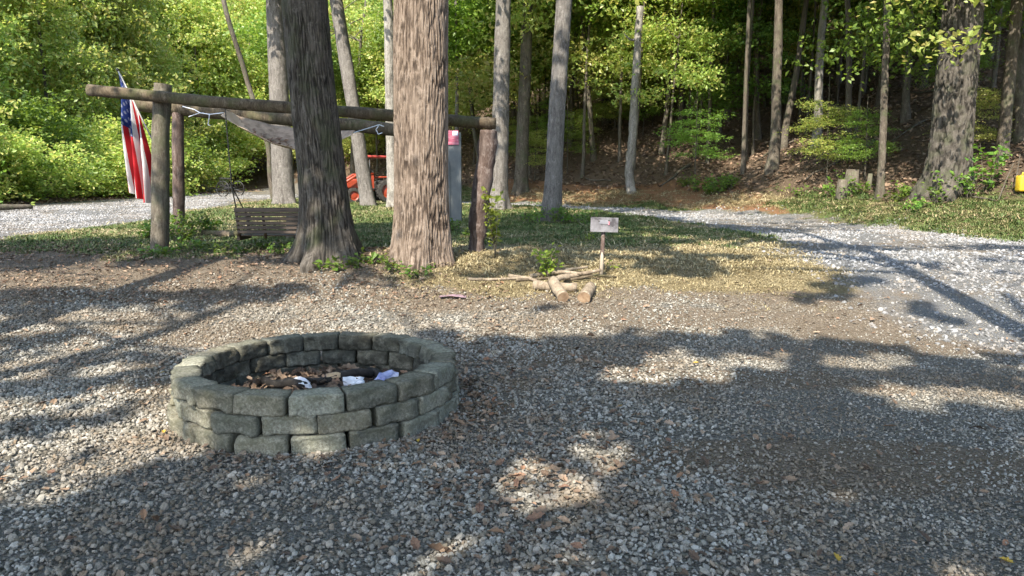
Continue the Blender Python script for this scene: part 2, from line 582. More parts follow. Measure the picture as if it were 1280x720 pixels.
def stone_meshes(n, mat, seed):
    out = []
    r = np.random.default_rng(seed)
    for k in range(n):
        bm = bmesh.new()
        bmesh.ops.create_icosphere(bm, subdivisions=1, radius=1)
        for v in bm.verts:
            v.co = v.co * float(r.uniform(.72, 1.2))
            v.co.x *= 1.15
            v.co.z *= .68
        me = from_bm('stone', bm)
        me.materials.append(mat)
        out.append(me)
    return out

PIT = (-1.31, 4.92)
PIT_R = .94

def wedge(n, y0, y1, pad=1.6, power=1.0):
    """random ground points in the part of the clearing the camera and its neighbours see"""
    y = y0 + (y1 - y0) * rng.random(n) ** power
    x = (rng.random(n) * 2 - 1) * (.72 * y + pad)
    return x, y

# pad gravel
x, y = wedge(520000, 1.9, 9.6)
keep = rng.random(len(x)) < (.72 * y + 1.6) / (.72 * 9.6 + 1.6)
x, y = x[keep], y[keep]
m_ = masks(x, y)
dens = m_['pad'] * (1 - .68 * m_['dirt']) * (1 - .97 * sstep(.3, .7, m_['straw'])) * (1 - m_['road'] * .7)
nz = fbm(x * .9 + 3, y * .9, 2.2)
dens *= .60 + .6 * sstep(.38, .6, nz)
dens *= np.hypot(x - PIT[0], y - PIT[1]) > PIT_R + .0
keep = rng.random(len(x)) < dens * .86
x, y = x[keep], y[keep]
n = len(x)
fine_zone = sstep(.0, 1.6, x - .15 * y) * .36
sz = np.exp(np.clip(rng.normal(-4.82, .40, n), -9, -4.05)) * (1 - fine_zone)
rot = np.stack([rng.normal(0, .5, n), rng.normal(0, .5, n), rng.random(n) * 6.28], -1)
pts = np.stack([x, y, H(x, y) + sz * .28 + rng.random(n) ** 2 * .012], -1)
PEB = proto_collection('pebble_shapes', stone_meshes(9, M['pebble'], 5))
scatter('pad_gravel', pts, rot, np.repeat(sz[:, None], 3, 1) * rng.uniform(.8, 1.25, (n, 3)), rng.integers(0, 9, n), PEB,
        'loose grey crushed gravel covering the clearing around the stone fire pit', 'gravel')
print('pebbles', n)

# road gravel
x = rng.uniform(-20, 12, 520000); y = rng.uniform(2, 48, 520000)
m_ = masks(x, y)
vis = np.abs(x) < .72 * y + 2.2
dens = m_['road'] * vis * np.clip(14 / np.maximum(y, 6), .12, 1.0) * (1 - .85 * sstep(.50, .60, fbm(x * .6, y * .6, 8.1)))
keep = rng.random(len(x)) < dens
x, y = x[keep], y[keep]
n = len(x)
sz = np.exp(np.clip(rng.normal(-4.22, .40, n), -9, -3.6)) * (1 + .35 * sstep(12, 30, y))
rot = np.stack([rng.normal(0, .5, n), rng.normal(0, .5, n), rng.random(n) * 6.28], -1)
pts = np.stack([x, y, H(x, y) + sz * .25], -1)
PEBW = proto_collection('road_stone_shapes', stone_meshes(9, M['pebble_white'], 6))
scatter('road_gravel', pts, rot, np.repeat(sz[:, None], 3, 1) * rng.uniform(.8, 1.25, (n, 3)), rng.integers(0, 9, n), PEBW,
        'coarse pale limestone gravel spread over the road and driveway', 'gravel')
print('road stones', n)

# dry leaves
OUT = [(0, -.52), (.10, -.34), (.22, -.27), (.20, -.08), (.29, .05), (.21, .17), (.20, .32), (.09, .40), (0, .55)]
def dry_leaf_mesh(seed, mat, flat=1.0):
    r = np.random.default_rng(seed)
    pts = [(a, b) for a, b in OUT] + [(-a, b) for a, b in OUT[-2:0:-1]]
    bm = bmesh.new()
    cx, cy = r.uniform(.6, 2.4) * flat, r.uniform(-.6, 1.1) * flat
    def z(a, b):
        return cx * a * a + cy * b * b * .6 + r.normal(0, .02)
    vs_ = [bm.verts.new((a * r.uniform(.85, 1.1), b, z(a, b))) for a, b in pts]
    spine = [bm.verts.new((0, t, -.03)) for t in (-.2, .1)]
    n_ = len(vs_)
    for k in range(n_):
        v1, v2 = vs_[k], vs_[(k + 1) % n_]
        sp = spine[0] if (v1.co.y + v2.co.y) / 2 < -.02 else spine[1]
        bm.faces.new((v1, v2, sp))
    for sgn in (1, -1):
        c_ = [v for v in vs_ if abs(v.co.y + .08) < .005 and v.co.x * sgn > 0]
        if c_:
            f = (spine[0], c_[0], spine[1]) if sgn > 0 else (spine[0], spine[1], c_[0])
            bm.faces.new(f)
    me = from_bm('dry_leaf', bm)
    me.materials.append(mat)
    return me

def oi_leaf_mat(name, stops, trans=.15):
    m, nt, N, L, b = mat_new(name)
    oi = N.new('ShaderNodeObjectInfo')
    c = ramp(nt, oi.outputs['Random'], stops)
    f = noise_n(nt, 9, 3)
    c = mixc(nt, .5, c, ramp(nt, f, [(.3, (.3, .3, .3)), (.7, (.72, .7, .68))]), 'OVERLAY')
    L.new(c, b.inputs['Base Color'])
    b.inputs['Roughness'].default_value = .65
    b.inputs['Specular IOR Level'].default_value = .3
    return m
M['litter'] = oi_leaf_mat('litter_leaf', [(0, (.065, .043, .03)), (.35, (.135, .09, .06)), (.65, (.205, .143, .096)), (.9, (.31, .23, .165)), (1, (.20, .10, .055))])
LIT = proto_collection('litter_shapes', [dry_leaf_mesh(20 + k, M['litter']) for k in range(6)])
x, y = wedge(120000, 1.9, 14, 1.6)
keep = rng.random(len(x)) < (.72 * y + 1.6) / (.72 * 14 + 1.6)
x, y = x[keep], y[keep]
m_ = masks(x, y)
rp = np.hypot(x - PIT[0], y - PIT[1])
patch = sstep(.52, .68, fbm(x * .8 + 11, y * .8, 6.6)) * .55
near_pit = 1.5 * np.exp(-((rp - 1.10) / .15) ** 2) * sstep(-.2, .6, (x - PIT[0]) - .5 * (y - PIT[1])) * 1.1
mid_front = np.exp(-(((x + .05) / .85) ** 2 + ((y - 3.7) / .95) ** 2)) * 1.5 * sstep(.36, .55, fbm(x * 2.2, y * 2.2, 14.4)) + .5 * np.exp(-(((x + 2.6) / 1.0) ** 2 + ((y - 3.6) / .8) ** 2)) * sstep(.42, .6, fbm(x * 2.2, y * 2.2, 14.4))
dens = .05 + m_['dirt'] * 1.1 * (x < 0) * sstep(7.6, 8.4, y) + m_['dirt'] * .2 * (x < 0) + m_['dirt'] * .14 * (x >= 0) + patch * (y < 8) * (x < 1.2) * .6 + near_pit + mid_front
dens *= (1 - m_['road'] * .85) * (rp > PIT_R + .02) * (1 - .6 * m_['straw'])
keep = rng.random(len(x)) < dens * .42
x, y = x[keep], y[keep]
# forest floor leaves
x2 = rng.uniform(-32, 26, 260000); y2 = rng.uniform(8, 60, 260000)
m2 = masks(x2, y2)
keep = (np.abs(x2) < .72 * y2 + 3) & (rng.random(len(x2)) < m2['forest'] * np.clip(22 / y2, .25, 1) * .75)
x2, y2 = x2[keep], y2[keep]
xx, yy = np.concatenate([x, x2]), np.concatenate([y, y2])
n = len(xx)
sz = np.exp(rng.normal(-2.72, .3, n)) * np.where(np.arange(n) < len(x), .66, 1.35 + .015 * yy)
tilt = np.where(np.arange(n) < len(x), .30, .45)
rot = np.stack([rng.normal(0, 1, n) * tilt, rng.normal(0, 1, n) * tilt, rng.random(n) * 6.28], -1)
hx = (H(xx + .2, yy) - H(xx - .2, yy)) / .4
hy = (H(xx, yy + .2) - H(xx, yy - .2)) / .4
pts = np.stack([xx, yy, H(xx, yy) + np.where(np.arange(n) < len(x), .012, .03) + rng.random(n) * .02], -1)
scatter('leaf_litter', pts, rot, np.repeat(sz[:, None], 3, 1), rng.integers(0, 6, n), LIT,
        'brown fallen leaves littering the gravel edges and the wooded hillside', 'leaf litter')
print('litter', n)

# grass tufts
def tuft_mesh(seed, mat, h, spread, nb=16, lean=.6):
    r = np.random.default_rng(seed)
    V_, F_ = [], []
    for k in range(nb):
        a = r.random() * 6.28
        p = np.array([r.normal(0, spread), r.normal(0, spread), 0])
        hh = h * r.uniform(.6, 1.2)
        d = np.array([math.cos(a), math.sin(a), 0])
        s = np.array([-d[1], d[0], 0]) * .0045 * r.uniform(.8, 1.6)
        l = lean * r.uniform(.3, 1.4)
        m1 = p + d * hh * l * .4 + np.array([0, 0, hh * .6])
        t = p + d * hh * l * 1.2 + np.array([0, 0, hh * (1 - .3 * l)])
        o = len(V_)
        V_ += [p - s, p + s, m1 + s * .8, m1 - s * .8, t, t + s * .1]
        F_ += [(o, o + 1, o + 2, o + 3), (o + 3, o + 2, o + 5, o + 4)]
    me = mesh_np('tuft', np.array(V_), np.array(F_))
    me.materials.append(mat)
    return me
M['grass'] = oi_leaf_mat('grass_blade', [(0, (.04, .07, .018)), (.4, (.07, .11, .028)), (.72, (.105, .14, .04)), (1, (.22, .20, .09))])
M['straw'] = oi_leaf_mat('straw_blade', [(0, (.20, .155, .08)), (.5, (.31, .255, .14)), (1, (.42, .36, .22))])
TUFT = proto_collection('tuft_shapes', [tuft_mesh(40 + k, M['grass'], .055, .06, 18, 1.0) for k in range(4)]
                        + [tuft_mesh(50 + k, M['straw'], .04, .08, 16, 2.2) for k in range(4)])
x = rng.uniform(-14, 13, 380000); y = rng.uniform(7.8, 36, 380000)
m_ = masks(x, y)
vis = np.abs(x) < .72 * y + 2
g = np.clip(m_['grass'] - m_['straw'] * .6 - m_['forest'] - m_['road'] * 1.2 - m_['clay'], 0, 1)
st = np.clip(m_['straw'] * .8 + m_['grass'] * .25 - m_['forest'] - m_['road'] * 1.1, 0, 1)
u = rng.random(len(x))
tot = (g + st) * vis * np.clip(15 / y, .3, 1) * .62
keep = u < tot
isg = rng.random(len(x)) < g / np.maximum(g + st, 1e-6)
x, y, isg = x[keep], y[keep], isg[keep]
n = len(x)
idx = np.where(isg, rng.integers(0, 4, n), rng.integers(4, 8, n))
sz = .72 * np.exp(rng.normal(0, .3, n)) * (1 + .5 * sstep(14, 26, y)) * np.where(y < 9.4, .75, 1)
rot = np.stack([rng.normal(0, .12, n), rng.normal(0, .12, n), rng.random(n) * 6.28], -1)
scatter('mown_grass', np.stack([x, y, H(x, y) - .004], -1), rot, np.repeat(sz[:, None], 3, 1), idx, TUFT,
        'short mown grass and dry straw on the lawn strip between the trees and the road', 'grass')
print('tufts', n)

# ------------------------------------------------------------------ leaves and trees
def leaf_arrays(C, Nn, L, r):
    """leaf blades at centres C with face normals about Nn and lengths L -> V, F"""
    n = len(C)
    Nn = Nn / (np.linalg.norm(Nn, axis=1)[:, None] + 1e-9)
    a = r.normal(size=(n, 3))
    a -= (a * Nn).sum(1)[:, None] * Nn
    a /= np.linalg.norm(a, axis=1)[:, None] + 1e-9
    b = np.cross(Nn, a)
    W = L * r.uniform(.26, .36, n)
    fold = L * r.uniform(.02, .14, n)
    droop = L * r.uniform(-.05, .18, n)
    v0 = C - a * (L * .5)[:, None]
    v1 = C + b * W[:, None] + Nn * fold[:, None] - a * (L * .05)[:, None]
    v2 = C + a * (L * .5)[:, None] - Nn * droop[:, None]
    v3 = C - b * W[:, None] + Nn * fold[:, None] - a * (L * .05)[:, None]
    V_ = np.stack([v0, v1, v2, v3], 1).reshape(-1, 3)
    F_ = np.arange(4 * n).reshape(n, 4)
    return V_, F_

def sprays_to_leaves(S, r, per=16, rad=.38, leaf=.14, flat=.25, jit=.55, tilt=.35):
    n = len(S)
    sn = np.stack([r.normal(0, tilt, n), r.normal(0, tilt, n), np.ones(n)], -1)
    sn /= np.linalg.norm(sn, axis=1)[:, None]
    C = np.repeat(S, per, 0)
    SN = np.repeat(sn, per, 0)
    off = r.normal(size=(n * per, 3)) * rad * .62
    along = (off * SN).sum(1)[:, None] * SN
    off = off - along * (1 - flat)
    rad_out = np.linalg.norm(off, axis=1)
    C = C + off
    C[:, 2] -= rad_out ** 2 * .25 / max(rad, .1)
    NN = SN + r.normal(size=(n * per, 3)) * jit
    L = leaf * np.exp(r.normal(0, .22, n * per))
    return leaf_arrays(C, NN, L, r)

def crown_sprays(r, n, kind):
    """spray centres of a crown with trunk base at the origin"""
    if kind == 'shrub':
        nb = 26
        B = np.stack([r.normal(0, 1.05, nb), r.normal(0, 1.05, nb), r.uniform(.25, 3.6, nb)], -1)
        B[:, :2] *= np.clip(1.35 - B[:, 2:3] * .16, .5, 2)
        k = r.integers(0, nb, n)
        return B[k] + r.normal(size=(n, 3)) * np.array([.48, .48, .34])
    if kind == 'tall':
        nb = 44
        z = r.uniform(0, 1, nb)
        rr = (1.0 - .55 * np.abs(z - .35) / .65) * 2.7 * np.sqrt(r.random(nb))
        a = r.random(nb) * 6.28
        B = np.stack([np.cos(a) * rr, np.sin(a) * rr, 1.2 + z * 9.0], -1)
        k = r.integers(0, nb, n)
        return B[k] + r.normal(size=(n, 3)) * np.array([.7, .7, .36])
    if kind == 'high':
        nb = 34
        d = r.normal(size=(nb, 3)); d /= np.linalg.norm(d, axis=1)[:, None]
        B = d * (r.random(nb) ** .45)[:, None] * np.array([3.3, 3.3, 3.0]) + np.array([0, 0, 11])
        k = r.integers(0, nb, n)
        return B[k] + r.normal(size=(n, 3)) * np.array([.75, .75, .4])
    if kind == 'under':
        nb = 26
        a = r.random(nb) * 6.28
        z = r.uniform(2.5, 8.2, nb)
        rr = np.sqrt(r.random(nb)) * (3.1 - .18 * z)
        B = np.stack([np.cos(a) * rr, np.sin(a) * rr, z], -1)
        k = r.integers(0, nb, n)
        return B[k] + r.normal(size=(n, 3)) * np.array([.6, .6, .14])

def crown_mesh(seed, kind, n, per, rad, leaf, **kw):
    r = np.random.default_rng(seed)
    V_, F_ = sprays_to_leaves(crown_sprays(r, n, kind), r, per, rad, leaf, **kw)
    return mesh_np('crown_' + kind, V_, F_, smooth=False)

CROWN = {
    'shrub': [crown_mesh(100 + k, 'shrub', 640, 16, .36, .15, tilt=.8, jit=.95) for k in range(4)],
    'tall': [crown_mesh(110 + k, 'tall', 900, 16, .48, .19, tilt=.8, jit=.95) for k in range(4)],
    'high': [crown_mesh(120 + k, 'high', 620, 15, .55, .24, tilt=.4) for k in range(3)],
    'under': [crown_mesh(130 + k, 'under', 480, 15, .42, .14, tilt=.30, flat=.14, jit=.75) for k in range(5)],
}
_cache = {}
def crown_with(kind, k, mat):
    key = (kind, k, mat.name)
    if key not in _cache:
        me = CROWN[kind][k].copy()
        me.materials.append(mat)
        _cache[key] = me
    return _cache[key]

def trunk_line(base, top, h_total, r0, r1, n=20, wob=.06, seed=0, flare=.35, sink=.25):
    """centre line and radii from base through `top`, continued to height h_total"""
    base, top = Vector(base), Vector(top)
    d = (top - base) / max(top.z - base.z, .1)
    zs = np.concatenate([np.linspace(-sink, 1.0, max(4, n // 4)), np.linspace(1.0, h_total, n)[1:]])
    P_, R_ = [], []
    for z in zs:
        k = z / h_total
        off = wob * min(1, max(0, z) / 2)
        P_.append((base.x + d.x * z + off * (vnoise(z * .35, seed, 1.5) - .5) * 2, base.y + d.y * z + off * (vnoise(z * .35, seed, 9.5) - .5) * 2, base.z + z))
        rr = r0 + (r1 - r0) * max(0, k) ** .9
        R_.append(rr * (1 + flare * math.exp(-max(z + .05, 0) / .28)))
    return np.array(P_, float).reshape(-1, 3), np.array(R_)

def bark_trunk(base, top, h_total, r0, r1, seg=120, vis_h=6.0, dz=.03, amp=.02, seed=0, flare=.4, wob=.06, fur=None, lobes=5, plate=.36):
    """trunk with real furrowed bark relief up to vis_h, simpler above"""
    zs = np.concatenate([np.arange(-.25, vis_h, dz), np.linspace(vis_h, h_total, 14)])
    base, top = Vector(base), Vector(top)
    d = (top - base) / (top.z - base.z)
    a = np.arange(seg) / seg * 2 * np.pi
    A, Z = np.meshgrid(a, zs)
    k = np.clip(Z / h_total, 0, 1)
    rr = r0 + (r1 - r0) * k ** .9
    fl = flare * np.exp(-np.clip(Z + .05, 0, None) / .33)
    lob = 1 + fl * (1 + .75 * np.cos(A * lobes + seed) * (.6 + .8 * vnoise(np.cos(A) * 2, np.sin(A) * 2, seed)))
    rr = rr * lob * (1 + .05 * (vnoise(np.cos(A) * 1.3 + seed, np.sin(A) * 1.3, Z * .8) - .5) * 2)
    # furrows: a net of interlacing ridges stretched along the trunk
    fur = fur or max(5, round(2 * np.pi * r0 / .11))
    ca, sa = np.cos(A), np.sin(A)
    w1 = (fbm(ca * 2.6 + seed, sa * 2.6, Z * 1.6, 4) - .5) * 9.0
    w2 = (fbm(ca * 2.6 + seed, sa * 2.6 + 9, Z * 1.6 + 4, 4) - .5) * 9.0
    # irregular plates: jittered cells, longer than wide, with cracks between them
    uu = (A / (2 * np.pi) * fur + w1 * .22) % fur
    vv = (Z + .3) / plate + w2 * .30
    iu, iv = np.floor(uu).astype(np.int64), np.floor(vv).astype(np.int64)
    d1 = np.full(A.shape, 9.0); d2 = np.full(A.shape, 9.0)
    for du in (-1, 0, 1):
        for dv in (-1, 0, 1):
            cu, cv = (iu + du) % fur, iv + dv
            ju, jv = _hash(cu, cv, cu * 0 + int(seed)), _hash(cu, cv, cu * 0 + int(seed) + 31)
            dd = np.hypot(iu + du + .1 + .8 * ju - uu, iv + dv + .1 + .8 * jv - vv)
            d2 = np.minimum(d2, np.maximum(dd, d1)); d1 = np.minimum(d1, dd)
    brk = fbm(ca * fur * .22, sa * fur * .22, Z * 9 + seed, 4)
    depth = .45 + 1.1 * sstep(.3, .7, fbm(ca * 1.7 + 3, sa * 1.7, Z * 1.1 + seed, 3))
    rel = sstep(-.1, .5, d2 - d1 + (brk - .5) * 1.3)
    rel = 1 - (1 - rel) * np.clip(depth, .3, 1.2)
    n2 = fbm(np.cos(A) * fur * .9, np.sin(A) * fur * .9, Z * 14 + seed, 2)
    rr = rr + amp * (rel - .6 + .45 * (n2 - .5))
    off = wob * np.clip(Z / 2, 0, 1)
    cx = base.x + d.x * Z + off * (vnoise(Z * .35, seed, 1.5) - .5) * 2
    cy = base.y + d.y * Z + off * (vnoise(Z * .35, seed, 9.5) - .5) * 2
    V_ = np.stack([cx + np.cos(A) * rr, cy + np.sin(A) * rr, base.z + Z], -1).reshape(-1, 3)
    m, n = len(zs), seg
    i, j = np.meshgrid(np.arange(m - 1), np.arange(n), indexing='ij')
    j2 = (j + 1) % n
    F_ = np.stack([i * n + j, i * n + j2, (i + 1) * n + j2, (i + 1) * n + j], -1).reshape(-1, 4)
    me = mesh_np('trunk', V_, F_)
    at_ = me.attributes.new('relief', 'FLOAT', 'POINT')
    at_.data.foreach_set('value', np.ascontiguousarray(rel.ravel(), np.float32))
    return me

# --- sun map: where leaves are cut from the crowns overhead to let light through
S = np.array(sun_vec)
e1 = np.cross(S, [0, 0, 1]); e1 /= np.linalg.norm(e1)
e2 = np.cross(S, e1)
CELL, HALF = .2, 40
NG = int(2 * HALF / CELL)
keepmap = np.ones((NG, NG), np.float32)
def cells(p):
    a = ((p @ e1 + HALF) / CELL).astype(int)
    b = ((p @ e2 + HALF) / CELL).astype(int)
    return np.clip(a, 0, NG - 1), np.clip(b, 0, NG - 1)
def open_light(p, k):
    a, b = cells(p)
    keepmap[a, b] = np.minimum(keepmap[a, b], k)
def open_ground(cx, cy, rx, ry, k, dapple=0.0, n=6000):
    a, q = rng.random(n) * 6.28, np.sqrt(rng.random(n))
    x_, y_ = cx + np.cos(a) * q * rx, cy + np.sin(a) * q * ry
    wob_ = (fbm(x_ * 2.3, y_ * 2.3, 31.0, 3) - .5)
    x_ = x_ + wob_ * .9 * min(1, rx); y_ = y_ + (fbm(x_ * 2.3, y_ * 2.3, 57.0, 3) - .5) * .9 * min(1, ry * 1.6)
    if dapple:
        w = fbm(x_ * 1.1, y_ * 2.0, 12.5, 3) > dapple
        x_, y_ = x_[w], y_[w]
    open_light(np.stack([x_, y_, H(x_, y_)], -1), k)
def open_column(x_, y_, z0, z1, r, k):
    n = 1500
    a, q = rng.random(n) * 6.28, np.sqrt(rng.random(n)) * r
    open_light(np.stack([x_ + np.cos(a) * q, y_ + np.sin(a) * q, rng.uniform(z0, z1, n)], -1), k)
open_ground(-2.6, 7.35, 3.4, .62, .0, .40)
open_ground(-4.6, 6.7, 1.7, .5, .0, .44)
open_ground(-3.4, 5.0, 1.7, 1.9, .02, .53)
open_ground(-4.4, 9.2, 2.3, .42, .0, .42)
open_ground(-1.0, 8.25, 1.5, .42, .0, .40)
open_ground(.7, 7.4, 1.6, .38, .0, .43)
open_ground(2.6, 7.7, 1.2, .35, .0, .42)
open_ground(-7.0, 9.2, 2.0, .35, .05, .45)
open_ground(-3.5, 10.9, .7, .25, .0)
open_ground(1.35, 8.65, 2.3, .60, .0)
open_ground(3.5, 10.8, .85, 1.7, .0, .42)
open_ground(-3.4, 22, 1.8, 5, .05)
open_ground(7.0, 13.4, 2.6, 1.3, .0, .38)
open_ground(5.3, 7.9, 1.5, .9, .0, .36)
open_ground(6.2, 10.2, 2.2, 1.4, .02, .47)
open_ground(6.3, 19, 1.8, 3, .02, .45)
for q in ((1.75, 6.15, .40, .13), (2.85, 6.25, .35, .12), (3.1, 5.13, .35, .13), (1.2, 5.75, .35, .10), (3.3, 7.15, .8, .2),
          (4.2, 6.9, .5, .25), (-.12, 3.42, .22, .06), (2.3, 7.6, .5, .12), (-2.25, 4.55, .22, .25), (.9, 7.35, .6, .12)):
    open_ground(q[0], q[1], q[2] * 1.25, q[3] * 1.5, 0.0, .46)
open_ground(-13, 24, 4.2, 14, .05, .42, 20000)
open_column(-1.28, 9.75, .4, 3.6, .55, .04)
open_column(-5.55, 11.2, 1.0, 3.0, .45, .04)
open_column(-.5, 10.5, .4, 2.4, .15, .1)
open_column(1.1, 9.2, .4, 1.2, .3, .0)

_a, _b = np.meshgrid(np.arange(NG) * CELL, np.arange(NG) * CELL, indexing='ij')
flk = fbm(_a * 1.15, _b * 1.15, 77.7, 3)  # small extra holes cut in the crowns for flecks of sun
keepmap = np.where(flk > .655, np.minimum(keepmap, .08), keepmap)

def canopy_mesh(seed, centre, rad, n, per=15, srad=.5, leaf=.22, nb=44):
    """crown of a tree close to the clearing; leaves are dropped so the sun reaches chosen patches"""
    r = np.random.default_rng(seed)
    d = r.normal(size=(nb, 3)); d /= np.linalg.norm(d, axis=1)[:, None]
    B = d * (r.random(nb) ** .4)[:, None] * np.array(rad) * .85
    n = int(n * .78)
    k = r.integers(0, nb, n)
    Sp = B[k] + r.normal(size=(n, 3)) * np.array([.8, .8, .4]) + np.array(centre)
    V_, F_ = sprays_to_leaves(Sp, r, per, srad, leaf, tilt=.4)
    C = V_.reshape(-1, 4, 3).mean(1)
    a, b = cells(C)
    ok = r.random(len(C)) < keepmap[a, b]  # crown shaped for the light: leaves over chosen sunny spots left out
    V_ = V_.reshape(-1, 4, 3)[ok].reshape(-1, 3)
    return mesh_np('crown_canopy', V_, np.arange(len(V_)).reshape(-1, 4), smooth=False)

def limbs(trunk_pts, trunk_r, centre, rad, n, seed):
    r = np.random.default_rng(seed)
    out = []
    P_ = np.array([tuple(p) for p in trunk_pts])
    for k in range(n):
        i0 = int(len(P_) * r.uniform(.55, .95))
        p0 = P_[i0]
        a = r.random() * 6.28
        tgt = np.array(centre) + np.array([math.cos(a) * rad[0] * .8, math.sin(a) * rad[1] * .8, r.uniform(-.3, .6) * rad[2]])
        mid = (p0 + tgt) / 2 + np.array([0, 0, .4 * r.random()])
        ts = np.linspace(0, 1, 6)[:, None]
        pts_ = (1 - ts) ** 2 * p0 + 2 * ts * (1 - ts) * mid + ts ** 2 * tgt
        out.append(tube(pts_, np.linspace(trunk_r[i0] * .5, .02, 6), 6, caps=False))
    return out

def canopy_tree(name, label, x_, y_, h, r0, crad, cz, seed, n=1000, lean=(0, 0), mat='bark_grey', group=None, trunk_me=None, coff=(0, 0), leaf='leaf_mid'):
    z0 = Hf(x_, y_)
    t = thing(name, label, 'tree', (x_, y_, z0), group)
    top = (x_ + lean[0], y_ + lean[1], z0 + h)
    pl, rl = trunk_line((x_, y_, z0), top, h, r0, r0 * .35, 16, .1, seed)
    if trunk_me is None:
        V_, F_ = tube(pl, rl, 14, False)
        trunk_me = mesh_np('trunk', V_, F_)
    link('trunk', trunk_me, M[mat], t)
    c = (x_ + lean[0] * cz / h + coff[0], y_ + lean[1] * cz / h + coff[1], z0 + cz)
    V_, F_ = join(limbs(pl, rl, c, crad, 9, seed))
    link('limbs', mesh_np('limbs', V_, F_), M[mat], t)
    link('crown', canopy_mesh(seed, c, crad, n), M[leaf], t)
    return t

# two big trees by the swing, with real bark relief
def big_tree(label, bx, by, px_top, r0, r1, seed, mat, crad, cz, n, coff, **kw):
    z0 = Hf(bx, by)
    topp = P(px_top, 0, by)
    me = bark_trunk((bx, by, z0), topp, 13, r0, r1, seed=seed, vis_h=4.6, **kw)
    k = 13 / (topp.z - z0)
    return canopy_tree('big_tree', label, bx, by, 13, r0, crad, cz, seed, n, ((topp.x - bx) * k, 0), mat, None, me, coff)

big_tree('thick dark furrowed tree trunk standing in front of the bench swing', PX(412, 9.8, 325), 9.8, 386, .30, .23, 3, 'bark_dark',
         (4.6, 3.6, 3.4), 11, 1000, (-.6, -1.8), amp=.017, flare=.55, seg=360, fur=48)
big_tree('thick pale brown rough-barked tree trunk between the dark trunk and the leaning frame post', PX(527, 9.7, 325), 9.7, 529, .345, .30, 8, 'bark_brown',
         (4.6, 3.6, 3.4), 11, 1000, (1.0, -2.2), amp=.017, flare=.22, seg=380, fur=54)

# unseen trees added around the camera so their crowns shade the clearing
for q, (x_, y_, h, r0, crad, cz, n, lab) in enumerate([
        (-3.2, -4.4, 14, .24, (4.4, 3.8, 3.4), 10.3, 1500, 'unseen tall leafy tree added for shade beside the clearing, nearest the gravel pad'),
        (1.6, -3.6, 14, .22, (4.4, 3.8, 3.4), 10.3, 1500, 'unseen tall leafy tree added for shade at the back of the gravel pad'),
        (-7.4, -2.4, 14, .25, (4.2, 3.6, 3.4), 10.5, 1100, 'unseen tall leafy tree added for shade by the mouth of the driveway'),
        (-10.8, 1.0, 14, .22, (3.8, 3.4, 3.2), 10.5, 1000, 'unseen tall leafy tree added for shade between the driveway and the gravel pad'),
        (-6.2, 4.0, 14, .25, (4.0, 3.2, 3.0), 10.6, 1500, 'unseen tall leafy tree added for shade beyond the driveway mouth'),
        (5.6, -0.6, 15, .24, (4.2, 3.6, 3.2), 11.0, 900, 'unseen tall leafy tree added for shade standing beside the gravel road'),
        (4.4, 2.3, 14, .22, (4.0, 3.4, 2.8), 10.6, 1000, 'unseen tall leaning leafy tree added for shade at the inner edge of the gravel road'),
        (-0.6, -9.2, 15, .24, (4.4, 3.8, 3.4), 11.0, 700, 'unseen tall leafy tree added for shade standing behind the open gravel'),
        ]):
    canopy_tree('unseen_shade_tree', lab, x_, y_, h, r0, crad, cz, 60 + q, n, (-3.0, 1.2) if 'leaning' in lab else (rng.normal(0, .3), rng.normal(0, .3)), coff=(-2.6, .8) if 'leaning' in lab else (0, 0))

# trees with their own trunk line in the photograph
def mid_tree(label, px, Y, px_top, r0, r1, mat, seed, h=13, crown=('high', 0), cmat='leaf_mid', cs=1.0, name='forest_tree', group=None, seg=40, amp=.012, flare=.35, wob=.06, cz=0, dz=.07):
    bx = PX(px, Y, 250)
    z0 = Hf(bx, Y)
    tp = P(px_top, 0, Y)
    t = thing(name, label, 'tree', (bx, Y, z0), group)
    me = bark_trunk((bx, Y, z0), tp, h, r0, r1, seg=seg, vis_h=min(h - 1, tp.z - z0 + .6), dz=dz, amp=amp, seed=seed, flare=flare, wob=wob, lobes=4)
    link('trunk', me, M[mat], t)
    if crown:
        c = link('crown', crown_with(crown[0], crown[1], M[cmat]), None, t)
        k = h / (tp.z - z0)
        c.location = (bx + (tp.x - bx) * k * .75, Y, z0 + cz)
        c.rotation_euler.z = seed * 1.3
        c.scale = (cs,) * 3
    return t

mid_tree('grey tree with mossy base standing beside the pale driveway', 355, 28, 345, .40, .27, 'bark_grey', 21, crown=('high', 0), cmat='leaf_bright')
mid_tree('tree leaning back over the red tractor, its trunk in front of the cab', 461, 26.5, 420, .25, .20, 'bark_grey', 22, crown=('high', 1), cmat='leaf_bright')
mid_tree('slender straight pale tree just behind the red tractor', 491, 25, 484, .17, .13, 'bark_pale', 23, crown=('high', 2), cmat='leaf_bright')
mid_tree('tall straight grey-pink tree behind the leaning frame post', 622, 24, 630, .29, .19, 'bark_grey', 24, crown=('high', 0), flare=.6)
mid_tree('grey tree rising from weeds between lawn and gravel road, leaning right', 689, 17.8, 706, .205, .15, 'bark_grey', 25, crown=('high', 1), flare=.5)
mid_tree('dark brown tree on the wooded slope behind the tall grey-pink one', 651, 31, 660, .27, .18, 'bark_far', 26, crown=('high', 2))
mid_tree('very thick straight furrowed tree at the foot of the wooded hill', 1181, 17.2, 1206, .43, .32, 'bark_dark', 27, h=15, crown=('high', 1), cs=.75, seg=240, amp=.04, flare=.45, dz=.045)
mid_tree('slim tree with a bluish base on the grassy bank', 1099, 18.6, 1110, .085, .06, 'bark_far', 28, crown=('high', 0), cs=.7)
mid_tree('leaning slim tree beside the yellow can', 1247, 17.5, 1272, .13, .09, 'bark_far', 29, crown=('high', 2), cs=.7)
